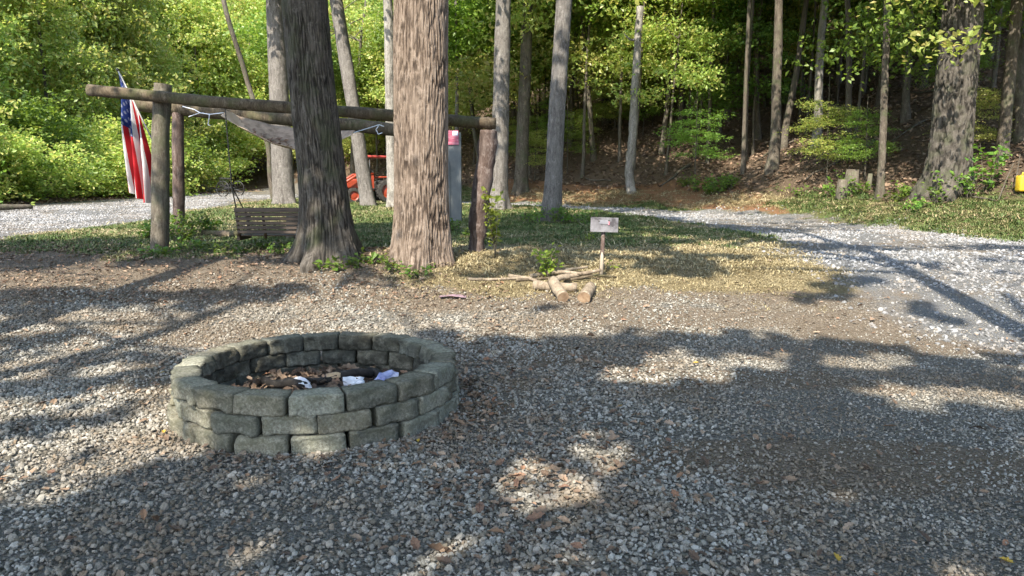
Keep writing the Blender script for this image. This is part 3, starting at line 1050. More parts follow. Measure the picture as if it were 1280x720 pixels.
mid_tree('thin dead tree leaning over the driveway bushes', 343, 36, 279, .13, .10, 'bark_far', 31, h=14, crown=None, cz=0, wob=.5)

# pale snag with a broken top
bx = PX(790, 27.5, 240); z0 = Hf(bx, 27.5)
sn = thing('dead_snag', 'pale barkless dead snag with a broken top at the edge of the red bank', 'tree', (bx, 27.5, z0))
pp = [P(790, 242, 27.5), P(786, 215, 27.5), P(791, 170, 27.5), P(793, 120, 27.5), P(797, 60, 27.5), P(800, 8, 27.5)]
pp[0].z = z0 - .2
ts = np.linspace(0, 5, 40)
pl = np.stack([np.interp(ts, range(6), [p[k] for p in pp]) for k in range(3)], -1)
V_, F_ = tube(pl, np.interp(ts, [0, .4, 5], [.27, .17, .12]) , 14, True, rough=.18)
link('trunk', mesh_np('trunk', V_, F_), M['bark_pale'], sn)
a_, b_ = P(795, 50, 27.5), P(780, 42, 27.5)
V_, F_ = tube([a_, (a_ + b_) / 2 + Vector((0, 0, -.1)), b_], [.05, .035, .02], 7)
link('branch', mesh_np('branch', V_, F_), M['bark_pale'], sn)

# far trees: shared trunk shapes
FT = []
for k in range(6):
    pl, rl = trunk_line((0, 0, 0), (rng.normal(0, .6), rng.normal(0, .5), 12), 13, 1.0, .35, 18, .25, k * 3.3, .5, .3)
    rl = rl * .14
    V_, F_ = tube(pl, rl, 10, False, rough=.12, seed=k)
    parts_ = [(V_, F_)] + limbs(pl[6:], rl[6:], (0, 0, 9), (2.2, 2.2, 2.0), 5, 300 + k)
    FT.append(mesh_np('trunk_far', *join(parts_)))
_ft = {}
def far_trunk(k, mat):
    if (k, mat) not in _ft:
        me = FT[k].copy(); me.materials.append(M[mat]); _ft[(k, mat)] = me
    return _ft[(k, mat)]

def far_tree(name, label, group, x_, y_, rs, hs, kind, ck, cmat, cs, tmat, tk, csz=None, cat='tree'):
    z0 = Hf(x_, y_)
    t = thing(name, label, cat, (x_, y_, z0), group, local=True)
    tr = link('trunk', far_trunk(tk, tmat), None, t)
    tr.scale = (rs, rs, hs)
    tr.rotation_euler.z = rng.random() * 6.28
    c = link('crown', crown_with(kind, ck, M[cmat]), None, t)
    c.scale = (cs, cs, csz or cs)
    c.rotation_euler.z = rng.random() * 6.28
    return t

placed = []
def free(x_, y_, d):
    for a, b in placed:
        if (a - x_) ** 2 + (b - y_) ** 2 < d * d:
            return False
    placed.append((x_, y_))
    return True

# slim trees on the hillside, as lined up in the photograph (pixel of the foot, distance)
HILL = [(966, 24, 1.25, 'bark_far'), (979, 26.5, .9, 'bark_far'), (1021, 25.5, 1.1, 'bark_pale'), (1060, 22.5, .7, 'bark_far'), (1074, 31, .8, 'bark_far'),
        (1130, 24.5, .9, 'bark_far'), (1147, 28, 1.0, 'bark_far'), (1276, 18.6, 1.0, 'bark_far'), (1262, 23, .8, 'bark_far'), (742, 33, .9, 'bark_far'),
        (757, 39, 1.3, 'bark_far'), (827, 31, .8, 'bark_far'), (852, 34, 1.1, 'bark_far'), (870, 30, .6, 'bark_far'), (885, 28.6, .55, 'bark_far'),
        (908, 33, .9, 'bark_far'), (933, 27, .6, 'bark_far'), (947, 30, .8, 'bark_far'), (1000, 34, .9, 'bark_far'), (1043, 34, .9, 'bark_pale'),
        (1095, 28, .75, 'bark_far'), (1165, 32, .8, 'bark_far'), (1228, 29, 1.0, 'bark_far'), (713, 36, .8, 'bark_far'), (775, 31.5, .5, 'bark_far'),
        (600, 38, .9, 'bark_far'), (572, 35, .8, 'bark_grey'), (668, 40, 1.1, 'bark_far'), (515, 44, 1.0, 'bark_far'), (437, 46, 1.1, 'bark_far'), (375, 42, .9, 'bark_far')]
for k, (px, Y, rs, tm) in enumerate(HILL):
    x_ = PX(px, Y, 180)
    placed.append((x_, Y))
    far_tree('forest_tree', 'slender tree on the leaf-covered wooded hillside' if tm != 'bark_pale' else 'slender pale-barked tree on the leaf-covered wooded hillside',
             'slender hillside trees' if tm != 'bark_pale' else 'slender pale hillside trees', x_, Y, rs, 1.0,
             'high', k % 3, 'leaf_mid', .62 + .3 * rng.random(), tm, k % 6)
for k, (x_, Y) in enumerate([(17, 12), (19, 19.5), (15, 23), (25, 30), (21, 33), (24, 9), (11, 38), (24, 38)]):
    placed.append((x_, Y))
    far_tree('forest_tree', 'slender tree on the leaf-covered wooded hillside', 'slender hillside trees', x_, Y, 1.3, 1.0, 'high', k % 3, 'leaf_mid', 1.05, 'bark_far', k % 6)
npole = 0
for k in range(800):
    Y = rng.uniform(22, 44)
    x_ = rng.uniform(-.12, .80) * Y
    if float(toe_s(np.array([x_]), np.array([Y]))[0]) < .8 or not free(x_, Y, 1.3):
        continue
    far_tree('forest_tree', 'very thin pole-like young tree on the leaf-covered wooded hillside', 'thin young hillside trees', x_, Y, rng.uniform(.32, .62), 1.0,
             'high', k % 3, 'leaf_mid', .42 + .2 * rng.random(), 'bark_far' if k % 4 else 'bark_pale', k % 6, 1.0)
    npole += 1
    if npole >= 34:
        break
# understory saplings with layered leaves
nun = 0
for k in range(4000):
    Y = rng.uniform(19, 52)
    x_ = rng.uniform(-.30, .84) * Y
    s_ = float(toe_s(np.array([x_]), np.array([Y]))[0])
    if s_ < 1.0 or not free(x_, Y, 1.5 if Y < 34 else 2.0):
        continue
    if x_ / Y > .28 and (Y < 26 or rng.random() < .35):
        continue
    sc_ = rng.uniform(.75, 1.35)
    cm = 'leaf_bright' if ((x_ / Y < .25 and rng.random() < .85) or rng.random() < .3) else ('leaf_mid' if rng.random() < .7 else 'leaf_dark')
    far_tree('understory_tree', {'leaf_bright': 'small yellow-green understory tree under the tall woods', 'leaf_mid': 'small mid-green understory tree under the tall woods', 'leaf_dark': 'small dark green understory tree under the tall woods'}[cm], {'leaf_bright': 'yellow-green understory trees', 'leaf_mid': 'mid-green understory trees', 'leaf_dark': 'dark green understory trees'}[cm], x_, Y, .42 * sc_, .62 * sc_,
             'under', int(rng.integers(0, 5)), cm, sc_, 'bark_far', int(rng.integers(0, 6)), sc_ * rng.uniform(.9, 1.3))
    nun += 1
    if nun >= 190:
        break
print('understory', nun)
nlow = 0
for k in range(2000):
    Y = rng.uniform(18, 40)
    x_ = rng.uniform(-.05, .80) * Y
    s_ = float(toe_s(np.array([x_]), np.array([Y]))[0])
    if s_ < .6 or not free(x_, Y, 1.1):
        continue
    sc_ = rng.uniform(.22, .42)
    if x_ / Y > .34 and rng.random() < .6:
        continue
    far_tree('hillside_sapling', 'low leafy sapling sprouting from the hillside leaf litter', 'low saplings on the hillside', x_, Y, .16, .22 * sc_ / .35,
             'under', int(rng.integers(0, 5)), 'leaf_mid' if rng.random() < .6 else 'leaf_bright', sc_, 'bark_far', int(rng.integers(0, 6)), sc_ * .8)
    nlow += 1
    if nlow >= 34:
        break
# fallen limbs on the slope
for k in range(14):
    Y = rng.uniform(18, 32)
    for _ in range(40):
        x_ = rng.uniform(.1, .78) * Y
        if float(toe_s(np.array([x_]), np.array([Y]))[0]) > .8:
            break
    a = rng.random() * 6.28; ln = rng.uniform(1.0, 3.2)
    pts_ = []
    for t in np.linspace(-.5, .5, 9):
        X_, Y_ = x_ + math.cos(a) * ln * t + .05 * math.sin(9 * t), Y + math.sin(a) * ln * t
        pts_.append((X_, Y_, Hf(X_, Y_) + .05))
    V_, F_ = tube(pts_, np.linspace(.05, .018, 9) * rng.uniform(.7, 1.5), 8, rough=.2, seed=k)
    tag(link('fallen_limb', mesh_np('limb', V_, F_), M['bark_far']), 'bare fallen limb lying on the hillside leaf litter', 'branch', 'fallen limbs on the hillside')
# tall trees closing the background
nb_ = 0
for k in range(3000):
    Y = rng.uniform(44, 95)
    x_ = rng.uniform(-.80, .84) * Y
    s_ = float(toe_s(np.array([x_]), np.array([Y]))[0])
    if s_ < 3 and not (x_ < -24 + 0.0 * Y):
        continue
    if not free(x_, Y, 3.6):
        continue
    cs = rng.uniform(1.1, 1.6)
    far_tree('background_tree', 'full leafy tree in the woods beyond the clearing', 'trees of the far woods', x_, Y, 1.4, 1.1, 'tall', int(rng.integers(0, 4)),
             'leaf_bright' if x_ / Y < .15 else 'leaf_mid', cs, 'bark_far', int(rng.integers(0, 6)), cs * 1.15)
    nb_ += 1
    if nb_ >= 90:
        break
print('background', nb_)
# bright bushes and trees along the driveway
ndr = 0
for (x_, y_, kind, cs, csz) in [
        (-20.4, 23.5, 'shrub', .95, .75), (-21.5, 27, 'shrub', 1.2, 1.0), (-20.2, 30, 'shrub', 1.0, .8), (-21.8, 33, 'shrub', 1.3, 1.05), (-20.4, 36.5, 'shrub', 1.15, .9),
        (-21, 40, 'shrub', 1.25, 1.0), (-21.4, 44, 'shrub', 1.3, 1.0), (-22.4, 48.5, 'shrub', 1.35, 1.05), (-24, 53, 'shrub', 1.4, 1.1), (-20.2, 20, 'shrub', 1.0, .8)]:
    far_tree('roadside_bush', 'bushy yellow-green shrub on the far side of the driveway' if ndr % 3 else 'bushy fresh green shrub on the far side of the driveway', 'yellow-green bushes along the driveway' if ndr % 3 else 'fresh green bushes along the driveway', x_, y_, .35, .22, kind, ndr % 4,
             'leaf_bright' if ndr % 3 else 'leaf_mid', cs, 'bark_far', ndr % 6, csz, cat='bush')
    placed.append((x_, y_)); ndr += 1
for (x_, y_, cs) in [(-23.5, 21, 1.0), (-25, 26, 1.1), (-24, 30.5, 1.0), (-25.5, 35, 1.15), (-24.2, 39.5, 1.05), (-26, 44, 1.2), (-25, 49, 1.15), (-28, 31, 1.35),
                     (-29, 39, 1.4), (-30, 48, 1.45), (-27, 55, 1.3), (-22, 60, 1.2), (-18.5, 64, 1.2), (-29, 24, 1.3), (-33, 30, 1.5), (-33, 43, 1.5), (-14, 58, 1.1), (-10, 55, 1.1), (-23.5, 57, 1.35), (-20.5, 66, 1.5), (-26.5, 64, 1.6), (-17, 70, 1.5), (-31, 58, 1.6)]:
    far_tree('roadside_tree', 'bright yellow-green leafy tree rising behind the driveway bushes', 'sunlit trees behind the driveway bushes', x_, y_, .9, .8, 'tall', ndr % 4,
             'leaf_bright', cs, 'bark_far', ndr % 6)
    ndr += 1
# leafy branches reaching in over the grassy bank
for (x_, y_, cs, k) in [(12.6, 16.5, 1.05, 1), (10.9, 15.0, .95, 2), (11.0, 19.0, .9, 3)]:
    far_tree('bank_sapling', 'leafy sapling spreading low branches beside the very thick tree', 'saplings by the thick tree', x_, y_, .45, .6, 'under', k, 'leaf_bright' if k == 2 else 'leaf_mid', cs, 'bark_far', k, cs * 1.1)

# ------------------------------------------------------------------ fire pit
def block_mesh(seed):
    r = np.random.default_rng(seed)
    nx, ny, nz_ = 9, 6, 5
    w_out, w_in, dep, hh = .313, .255, .172, .114
    bm = bmesh.new()
    bmesh.ops.create_cube(bm, size=1)
    bmesh.ops.subdivide_edges(bm, edges=bm.edges[:], cuts=7, use_grid_fill=True)
    for v in bm.verts:
        x_, y_, z_ = v.co * 2       # -1..1
        p = 26.0
        l = (abs(x_) ** p + abs(y_) ** p + abs(z_) ** p) ** (1 / p)
        x_, y_, z_ = x_ / l, y_ / l, z_ / l
        s = seed * 7.31
        w = w_in + (w_out - w_in) * (y_ + 1) / 2
        X_, Y_, Z_ = x_ * w / 2, y_ * dep / 2, z_ * hh / 2
        n1 = float(fbm(X_ * 13 + s, Z_ * 16, Y_ * 9 + s, 3)) - .5
        n2 = float(fbm(X_ * 40 + s, Z_ * 40, Y_ * 40, 2)) - .5
        face = max(0, abs(y_) - .6) / .4
        Y_ += math.copysign(1, y_) * face * (n1 * .075 + n2 * .02)
        # chipped arrises
        edge = max(0, abs(z_) + abs(y_) - 1.75) * 4
        ch = max(0, float(vnoise(X_ * 22 + s, Y_ * 5, Z_ * 5)) - .55)
        Z_ -= math.copysign(1, z_) * edge * ch * .07
        Y_ -= math.copysign(1, y_) * edge * ch * .06
        Z_ += n2 * .006 + (n1 * .006 if z_ > .5 else 0)
        X_ += n1 * .012 * (abs(x_) > .8)
        v.co = (X_, Y_, Z_)
    return from_bm('block', bm, smooth=True)

def block_mat():
    m, nt, N, L, b = mat_new('concrete_block')
    oi = N.new('ShaderNodeObjectInfo')
    f = noise_n(nt, 60, 5, rough=.7)
    f2 = noise_n(nt, 9, 5)
    c = ramp(nt, f, [(.36, (.105, .10, .08)), (.5, (.185, .177, .145)), (.64, (.29, .28, .235))])
    c = mixc(nt, math_n(nt, 'MULTIPLY', ramp(nt, f2, [(.42, (0, 0, 0)), (.66, (1, 1, 1))]), .6), c, (.11, .11, .075))
    tco = N.new('ShaderNodeTexCoord'); spx = N.new('ShaderNodeSeparateXYZ')
    L.new(tco.outputs['Object'], spx.inputs[0])
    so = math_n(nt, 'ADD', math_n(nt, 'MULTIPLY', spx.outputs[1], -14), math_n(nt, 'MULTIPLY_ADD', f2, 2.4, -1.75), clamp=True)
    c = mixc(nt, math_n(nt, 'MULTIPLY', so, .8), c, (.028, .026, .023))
    tan = mixc(nt, math_n(nt, 'FRACT', math_n(nt, 'MULTIPLY', oi.outputs['Random'], 7.3)), (.97, 1.0, .97), (1.05, 1.0, .90))
    c = mixc(nt, 1.0, c, tan, 'MULTIPLY')
    hv = N.new('ShaderNodeHueSaturation')
    L.new(math_n(nt, 'MULTIPLY_ADD', oi.outputs['Random'], .7, .65), hv.inputs['Value'])
    L.new(c, hv.inputs['Color'])
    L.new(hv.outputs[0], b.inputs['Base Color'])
    b.inputs['Roughness'].default_value = .92
    b.inputs['Specular IOR Level'].default_value = .2
    bump(nt, math_n(nt, 'ADD', f, noise_n(nt, 22, 5)), b, .8, .012)
    return m
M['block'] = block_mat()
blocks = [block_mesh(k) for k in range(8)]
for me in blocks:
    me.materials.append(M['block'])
pz = Hf(*PIT)
pit = thing('fire_pit', 'round fire pit of three courses of grey-green concrete blocks', 'fire pit', (PIT[0], PIT[1], pz), local=True)
NB = 18
look = math.atan2(-PIT[1], -PIT[0])       # towards the camera side
for c in range(3):
    for k in range(NB):
        a = look - .02 + (k + (.5 if c == 1 else 0)) / NB * 2 * math.pi + random.gauss(0, .006)
        rr = PIT_R - .086 - c * .010 + random.gauss(0, .006)
        o = link('block', blocks[random.randrange(8)], None, pit)
        o.location = (math.cos(a) * rr, math.sin(a) * rr, .05 - .008 + c * .1155 + random.gauss(0, .0015))
        o.rotation_euler = (random.gauss(0, .012), random.gauss(0, .008), a - math.pi / 2 + random.gauss(0, .02))
        sc_ = random.uniform(.965, 1.0)
        o.scale = (sc_, 1, 1)
# ash bed and debris inside
bm = bmesh.new()
bmesh.ops.create_grid(bm, x_segments=40, y_segments=40, size=.86)
for v in list(bm.verts):
    d = math.hypot(v.co.x, v.co.y)
    v.co.z = .05 + .06 * float(fbm(v.co.x * 3, v.co.y * 3, 5.5)) - .03 * d
    if d > .84:
        bm.verts.remove(v)
ash = link('ash_bed', from_bm('ash', bm, True), simple_mat('ash', [(.3, (.02, .018, .016)), (.5, (.07, .062, .055)), (.7, (.16, .14, .125))], 22, .95, .8, .03), None, 'stuff')
ash.location = (PIT[0], PIT[1], pz)
tag(ash, 'dark ash and charcoal bed inside the block fire pit', 'ash')
n = 620
a, q = rng.random(n) * 6.28, np.sqrt(rng.random(n)) * .74
x_, y_ = np.cos(a) * q, np.sin(a) * q
z_ = .05 + .06 * fbm(x_ * 3, y_ * 3, 5.5) - .03 * q + .012 + rng.random(n) * .03
sz = np.exp(rng.normal(-2.75, .3, n))
scatter('pit_leaves', np.stack([x_ + PIT[0], y_ + PIT[1], z_ + pz], -1), np.stack([rng.normal(0, .5, n), rng.normal(0, .5, n), rng.random(n) * 6.28], -1),
        np.repeat(sz[:, None], 3, 1), rng.integers(0, 6, n), LIT, 'brown leaves and charred scraps lying inside the fire pit', 'leaf litter')
def pit_z(x_, y_):
    return pz + .05 + .06 * float(fbm(x_ * 3, y_ * 3, 5.5)) - .03 * math.hypot(x_, y_)
M['paper'] = simple_mat('paper', [(.3, (.62, .62, .66)), (.7, (.84, .84, .86))], 14, .9, .2, .01)
M['paper_blue'] = simple_mat('printed_paper', [(.3, (.16, .19, .42)), (.52, (.40, .42, .62)), (.7, (.78, .78, .84))], 9, .9, .2, .01)
M['paper_tan'] = simple_mat('card', [(.3, (.40, .27, .15)), (.7, (.62, .47, .30))], 9, .9, .2, .01)
for q, (lab, dx, dy, s, mat) in enumerate([('crumpled white paper ball lying in the fire pit', .20, .12, .08, 'paper'), ('crumpled blue-printed white paper in the fire pit', .42, .20, .105, 'paper_blue'),
                                          ('small torn strip of white paper in the fire pit', -.16, .12, .08, 'paper'), ('orange-tan scrap of card lying in the fire pit', .02, .30, .06, 'paper_tan')]):
    bm = bmesh.new()
    bmesh.ops.create_icosphere(bm, subdivisions=3, radius=1)
    for v in bm.verts:
        f = 1 + .75 * (float(fbm(v.co.x * 1.7 + q * 5, v.co.y * 1.7, v.co.z * 1.7, 3)) - .5) * 2
        rdg = abs(float(vnoise(v.co.x * 2.5 + q, v.co.y * 2.5, v.co.z * 2.5)) - .5)
        v.co *= f * (1 - .6 * rdg)
        v.co = (v.co.x * s * (1.5 if q == 2 else 1), v.co.y * s * .7, v.co.z * s * (.3 if q == 2 else .62))
    o = link('crumpled_paper' if q != 3 else 'card_scrap', from_bm('paper', bm), M[mat])
    o.location = (PIT[0] + dx, PIT[1] + dy, pit_z(dx, dy) + s * .36 + .02)
    o.rotation_euler.z = q * 1.1
    tag(o, lab, 'paper' if q != 3 else 'card')
M['char'] = simple_mat('charred_wood', [(.3, (.01, .009, .008)), (.6, (.035, .03, .026)), (.8, (.12, .11, .10))], 20, .9, .6, .02)
for q, (dx, dy, ang, ln) in enumerate([(.05, .3, .4, .5), (-.3, .15, -.5, .42), (.35, .35, 2.2, .36)]):
    c_, s_ = math.cos(ang), math.sin(ang)
    zc = pit_z(dx, dy) + .04
    V_, F_ = tube([(PIT[0] + dx + c_ * t * ln, PIT[1] + dy + s_ * t * ln, zc + .02 * math.sin(t * 6)) for t in np.linspace(-.5, .5, 8)], .033, 8, rough=.3, seed=q)
    tag(link('charred_branch', mesh_np('charred', V_, F_), M['char']), 'charred black branch in the fire pit ash', 'branch', 'charred branches in the pit')

# ------------------------------------------------------------------ log frame with swing, hammock and flag
YF, YR = 11.0, 14.5
def log_between(name, a, b, r0, r1, mat, parent, n=14, seed=0, sag=0.0, seg=14, rough=.06):
    a, b = Vector(a), Vector(b)
    pts_ = [a.lerp(b, t) + Vector((.02 * (vnoise(t * 4, seed, 2) - .5), .02 * (vnoise(t * 4, seed, 7) - .5), .03 * (vnoise(t * 3, seed, 5) - .5) - sag * 4 * t * (1 - t))) for t in np.linspace(0, 1, n)]
    V_, F_ = tube([tuple(map(float, p)) for p in pts_], np.linspace(r0, r1, n), seg, True, rough=rough, seed=seed)
    return link(name, mesh_np(name, V_, F_), M[mat], parent)
lp = P(199, 310, YF)
frame = thing('log_frame', 'rustic log frame of round posts carrying two long horizontal beams', 'log frame', (lp.x, YF, Hf(lp.x, YF)))
def post(px0, py0, px1, py1, Y, r, mat, seed, rough=.05, bend=0):
    a, b = P(px0, py0, Y), P(px1, py1, Y)
    a.z = Hf(a.x, Y) - .15
    o = log_between('post', a, b, r * 1.04, r * .97, mat, frame, 22, seed, 0, 18, rough)
    return o
post(198, 310, 203, 105, YF + .10, .126, 'post', 1)
post(222, 285, 223, 141, YR, .11, 'post_red', 2)
# leaning right post, crooked like a cedar trunk
pr = [P(594, 322, 10.6), P(596, 300, 10.6), P(599, 265, 10.6), P(606, 220, 10.6), P(609, 190, 10.6), P(610, 163, 10.6)]
pr[0].z = Hf(pr[0].x, 10.6) - .15
ts = np.linspace(0, 5, 30)
pl = np.stack([np.interp(ts, range(6), [p[k] for p in pr]) for k in range(3)], -1)
V_, F_ = tube(pl, np.interp(ts, [0, 1, 3, 5], [.15, .115, .135, .12]), 18, True, rough=.22, seed=9)
link('post', mesh_np('post', V_, F_), M['post_red'], frame)
# right rear post stands behind the pale brown trunk
post(520, 290, 522, 175, YR, .11, 'post', 4)
log_between('beam', P(112, 113, YF - .08), P(620, 156, 10.62), .084, .082, 'beam', frame, 40, 11, .0, 16, .07)
log_between('beam', P(170, 131, YR), P(548, 168, YR), .13, .12, 'beam', frame, 40, 12, .0, 16, .08)
front_a, front_b = P(112, 113, YF - .08), P(620, 156, 10.62)
def beam_at(x_):
    t = (x_ - front_a.x) / (front_b.x - front_a.x)
    return front_a.lerp(front_b, t)

# bench swing
M['swing'] = simple_mat('dark_stained_wood', [(.3, (.022, .014, .009)), (.5, (.06, .038, .024)), (.75, (.12, .08, .052))], 9, .6, .35, .006, sc=(.3, 6, 6), spec=.4)
M['chain'] = simple_mat('chain_steel', [(.3, (.05, .045, .04)), (.7, (.16, .15, .14))], 30, .5, .2, .002, metal=.7)
xl, xr = PX(294, YF + .05, 270), PX(414, YF + .05, 270)
zt, zb = P(300, 260, YF).z, P(300, 296, YF).z
sw = thing('bench_swing', 'dark slatted bench swing hung on chains from the front beam', 'bench swing', ((xl + xr) / 2, YF, zb))
def bxp(name, sx, sy, sz, loc, mat, parent, bev=.006, rot=None):
    return link(name, from_bm(name, box_bm(sx, sy, sz, bev, 2, loc, rot), False), M[mat], parent)
W = xr - xl
for k in range(6):
    z = zt - .03 - k * (zt - zb - .06) / 5.6
    y = YF - .02 + .10 * (k / 5)
    bxp('back_slat', W - .03, .02, .052 if k else .07, ((xl + xr) / 2, y, z), 'swing', sw, .005, Matrix.Rotation(-.2, 3, 'X'))
for t in (0.015, .29, .71, .985):
    x_ = xl + W * t
    V_, F_ = tube([(x_, YF + .03, zt - .02), (x_, YF + .13, zb - .03)], .022, 6)
    link('back_brace', mesh_np('brace', V_, F_), M['swing'], sw)
for k in range(5):
    bxp('seat_slat', W - .02, .075, .022, ((xl + xr) / 2, YF + .17 + k * .092, zb + .01), 'swing', sw, .005)
for s in (0, 1):
    x_ = xl + .02 + s * (W - .04)
    bxp('arm', .06, .55, .025, (x_, YF + .30, zb + .27), 'swing', sw)
    bxp('arm_post', .04, .05, .27, (x_, YF + .52, zb + .135), 'swing', sw)
    bxp('seat_rail', .04, .52, .06, (x_ , YF + .34, zb - .032), 'swing', sw)
    bp = beam_at(x_)
    fork = Vector((x_, bp.y + .10, zt + .32))
    for (p0, p1) in ((Vector((x_, bp.y, bp.z - .02)), fork), (fork, Vector((x_, YF + .06, zt - .03))), (fork, Vector((x_, YF + .52, zb + .27)))):
        pts_ = [p0.lerp(p1, t) for t in np.linspace(0, 1, 50)]
        V_, F_ = tube(pts_, [.007 + .005 * (q % 2) for q in range(50)], 6)
        link('chain', mesh_np('chain', V_, F_), M['chain'], sw)

# tree stump behind the swing, low timber beside it
bx, by = PX(368, 13.2), 13.2
V_, F_ = tube([(bx, by, Hf(bx, by) - .1), (bx, by, Hf(bx, by) + .1), (bx, by, Hf(bx, by) + .42)], [.17, .14, .13], 16, rough=.1)
tag(link('tree_stump', mesh_np('stump', V_, F_), M['post']), 'short cut stump on the grass behind the bench swing', 'stump')
a_ = Vector((PX(254, 13.8), 13.8, 0)); b_ = Vector((PX(300, 13.4), 13.4, 0))
a_.z, b_.z = Hf(a_.x, a_.y) + .06, Hf(b_.x, b_.y) + .06
V_, F_ = tube([a_.lerp(b_, t) for t in np.linspace(0, 1, 8)], .07, 10, rough=.15)
tag(link('fallen_timber', mesh_np('timber', V_, F_), M['beam']), 'mossy log lying in the weeds beside the bench swing', 'log')

# hammock cloth slung from the rear beam
M['tarp'] = simple_mat('faded_cloth', [(.3, (.17, .12, .085)), (.5, (.31, .225, .16)), (.7, (.42, .31, .225))], 7, .9, .3, .01)
M['tarp_tan'] = simple_mat('tan_cloth', [(.3, (.44, .31, .21)), (.7, (.58, .44, .32))], 5, .9, .2, .01)
hm = thing('hammock', 'faded hammock cloth with a tan hem sagging between tied ropes under the rear beam', 'hammock', P(360, 170, 13.6))
nu, nv = 50, 14
VV = np.zeros((nu, nv, 3))
near_edge = [(276, 145, 13.3), (300, 158, 13.15), (341, 178, 13.0), (378, 189, 13.0), (410, 184, 13.1), (440, 168, 13.4)]
far_edge = [(283, 138, 13.5), (300, 146, 13.9), (341, 156, 14.1), (378, 161, 14.15), (410, 162, 14.0), (444, 163, 13.5)]
ne = [P(*q) for q in near_edge]; fe = [P(*q) for q in far_edge]
us = np.linspace(0, 5, nu)
for k in range(3):
    ni_ = np.interp(us, range(6), [p[k] for p in ne]); fi_ = np.interp(us, range(6), [p[k] for p in fe])
    for v in range(nv):
        t = v / (nv - 1)
        VV[:, v, k] = ni_ * (1 - t) + fi_ * t
for v in range(nv):
    t = v / (nv - 1)
    VV[:, v, 2] -= .16 * math.sin(math.pi * t) * np.sin(np.pi * us / 5) + .02 * (fbm(us * 2, t * 3, 1.1) - .5) * 2
i, j = np.meshgrid(np.arange(nu - 1), np.arange(nv - 1), indexing='ij')
Fq = np.stack([i * nv + j, (i + 1) * nv + j, (i + 1) * nv + j + 1, i * nv + j + 1], -1).reshape(-1, 4)
me = mesh_np('cloth', VV.reshape(-1, 3), Fq)
cl = link('cloth', me, [M['tarp'], M['tarp_tan']], hm)
for p in me.polygons:
    u_, v_ = p.vertices[0] // nv, p.vertices[0] % nv
    if v_ < 3 or u_ < 15 - v_ * .55:
        p.material_index = 1
sm = cl.modifiers.new('thickness', 'SOLIDIFY'); sm.thickness = .006
M['rope'] = simple_mat('white_rope', [(.3, (.55, .57, .62)), (.7, (.78, .79, .82))], 30, .8, .2, .002)
def rope(pts_, r=.009):
    pts_ = [P(*q) for q in pts_]
    u_ = np.linspace(0, len(pts_) - 1, len(pts_) * 5)
    pl_ = np.stack([np.interp(u_, range(len(pts_)), [p[k] for p in pts_]) for k in range(3)], -1)
    V_, F_ = tube(pl_, r, 6)
    link('rope', mesh_np('rope', V_, F_), M['rope'], hm)
rope([(279, 141, 13.4), (262, 143, 13.7), (250, 141, 14.1), (236, 146, 14.33)])
rope([(250, 141, 14.1), (243, 137, 14.3), (228, 133, 14.33)])
rope([(262, 143, 13.7), (261, 150, 13.7), (260, 156, 13.7), (263, 157, 13.7)])
rope([(442, 166, 13.45), (458, 161, 14.0), (474, 156, 14.3), (480, 158, 14.3)])
rope([(474, 156, 14.3), (470, 162, 14.3), (473, 168, 14.3), (478, 166, 14.3)])
n = 90
for q in range(1):
    iu = rng.integers(14, nu - 8, n); iv = rng.integers(2, 9, n)
    C = VV[iu, iv] + rng.normal(0, .01, (n, 3)) + np.array([0, 0, .025])
    V_, F_ = leaf_arrays(C, np.stack([rng.normal(0, .4, n), rng.normal(0, .4, n) - .3, np.ones(n)], -1), np.exp(rng.normal(-2.5, .3, n)), rng)
    lo = link('caught_leaves', mesh_np('caught', V_, F_, False), M['dry'], hm, kind='stuff')

# flag on its slanting pole
def flag_mat():
    m, nt, N, L, b = mat_new('flag_cloth')
    uvn = N.new('ShaderNodeUVMap'); uvn.uv_map = 'uv'
    sp = N.new('ShaderNodeSeparateXYZ'); L.new(uvn.outputs[0], sp.inputs[0])
    U, Vv = sp.outputs[0], sp.outputs[1]          # U along the fly, V across, 0 at the top edge
    st = math_n(nt, 'MODULO', math_n(nt, 'FLOOR', math_n(nt, 'MULTIPLY', Vv, 13)), 2)
    c = mixc(nt, st, (.50, .022, .03), (.72, .70, .70))
    canton = math_n(nt, 'MULTIPLY', math_n(nt, 'LESS_THAN', U, .40), math_n(nt, 'LESS_THAN', Vv, 7 / 13))
    gu = math_n(nt, 'MULTIPLY', U, 11 / .40)
    gv = math_n(nt, 'MULTIPLY', Vv, 9 / (7 / 13))
    fu = math_n(nt, 'SUBTRACT', math_n(nt, 'FRACT', gu), .5)
    fv = math_n(nt, 'SUBTRACT', math_n(nt, 'FRACT', gv), .5)
    d2 = math_n(nt, 'ADD', math_n(nt, 'MULTIPLY', fu, fu), math_n(nt, 'MULTIPLY', fv, fv))
    par = math_n(nt, 'MODULO', math_n(nt, 'ADD', math_n(nt, 'FLOOR', gu), math_n(nt, 'FLOOR', gv)), 2)
    star = math_n(nt, 'MULTIPLY', math_n(nt, 'LESS_THAN', d2, .14), math_n(nt, 'LESS_THAN', par, .5))
    blue = mixc(nt, star, (.02, .04, .17), (.22, .24, .36))
    c = mixc(nt, canton, c, blue)
    L.new(c, b.inputs['Base Color'])
    b.inputs['Roughness'].default_value = .75
    b.inputs['Specular IOR Level'].default_value = .25
    t = N.new('ShaderNodeBsdfTranslucent'); L.new(c, t.inputs[0])
    mx = N.new('ShaderNodeMixShader'); mx.inputs[0].default_value = .3
    L.new(b.outputs[0], mx.inputs[1]); L.new(t.outputs[0], mx.inputs[2])
    L.new(mx.outputs[0], N['Material Output'].inputs[0])
    return m
YG = 11.42
ptop, pbot = P(147, 87, YG), P(194, 182, YG)
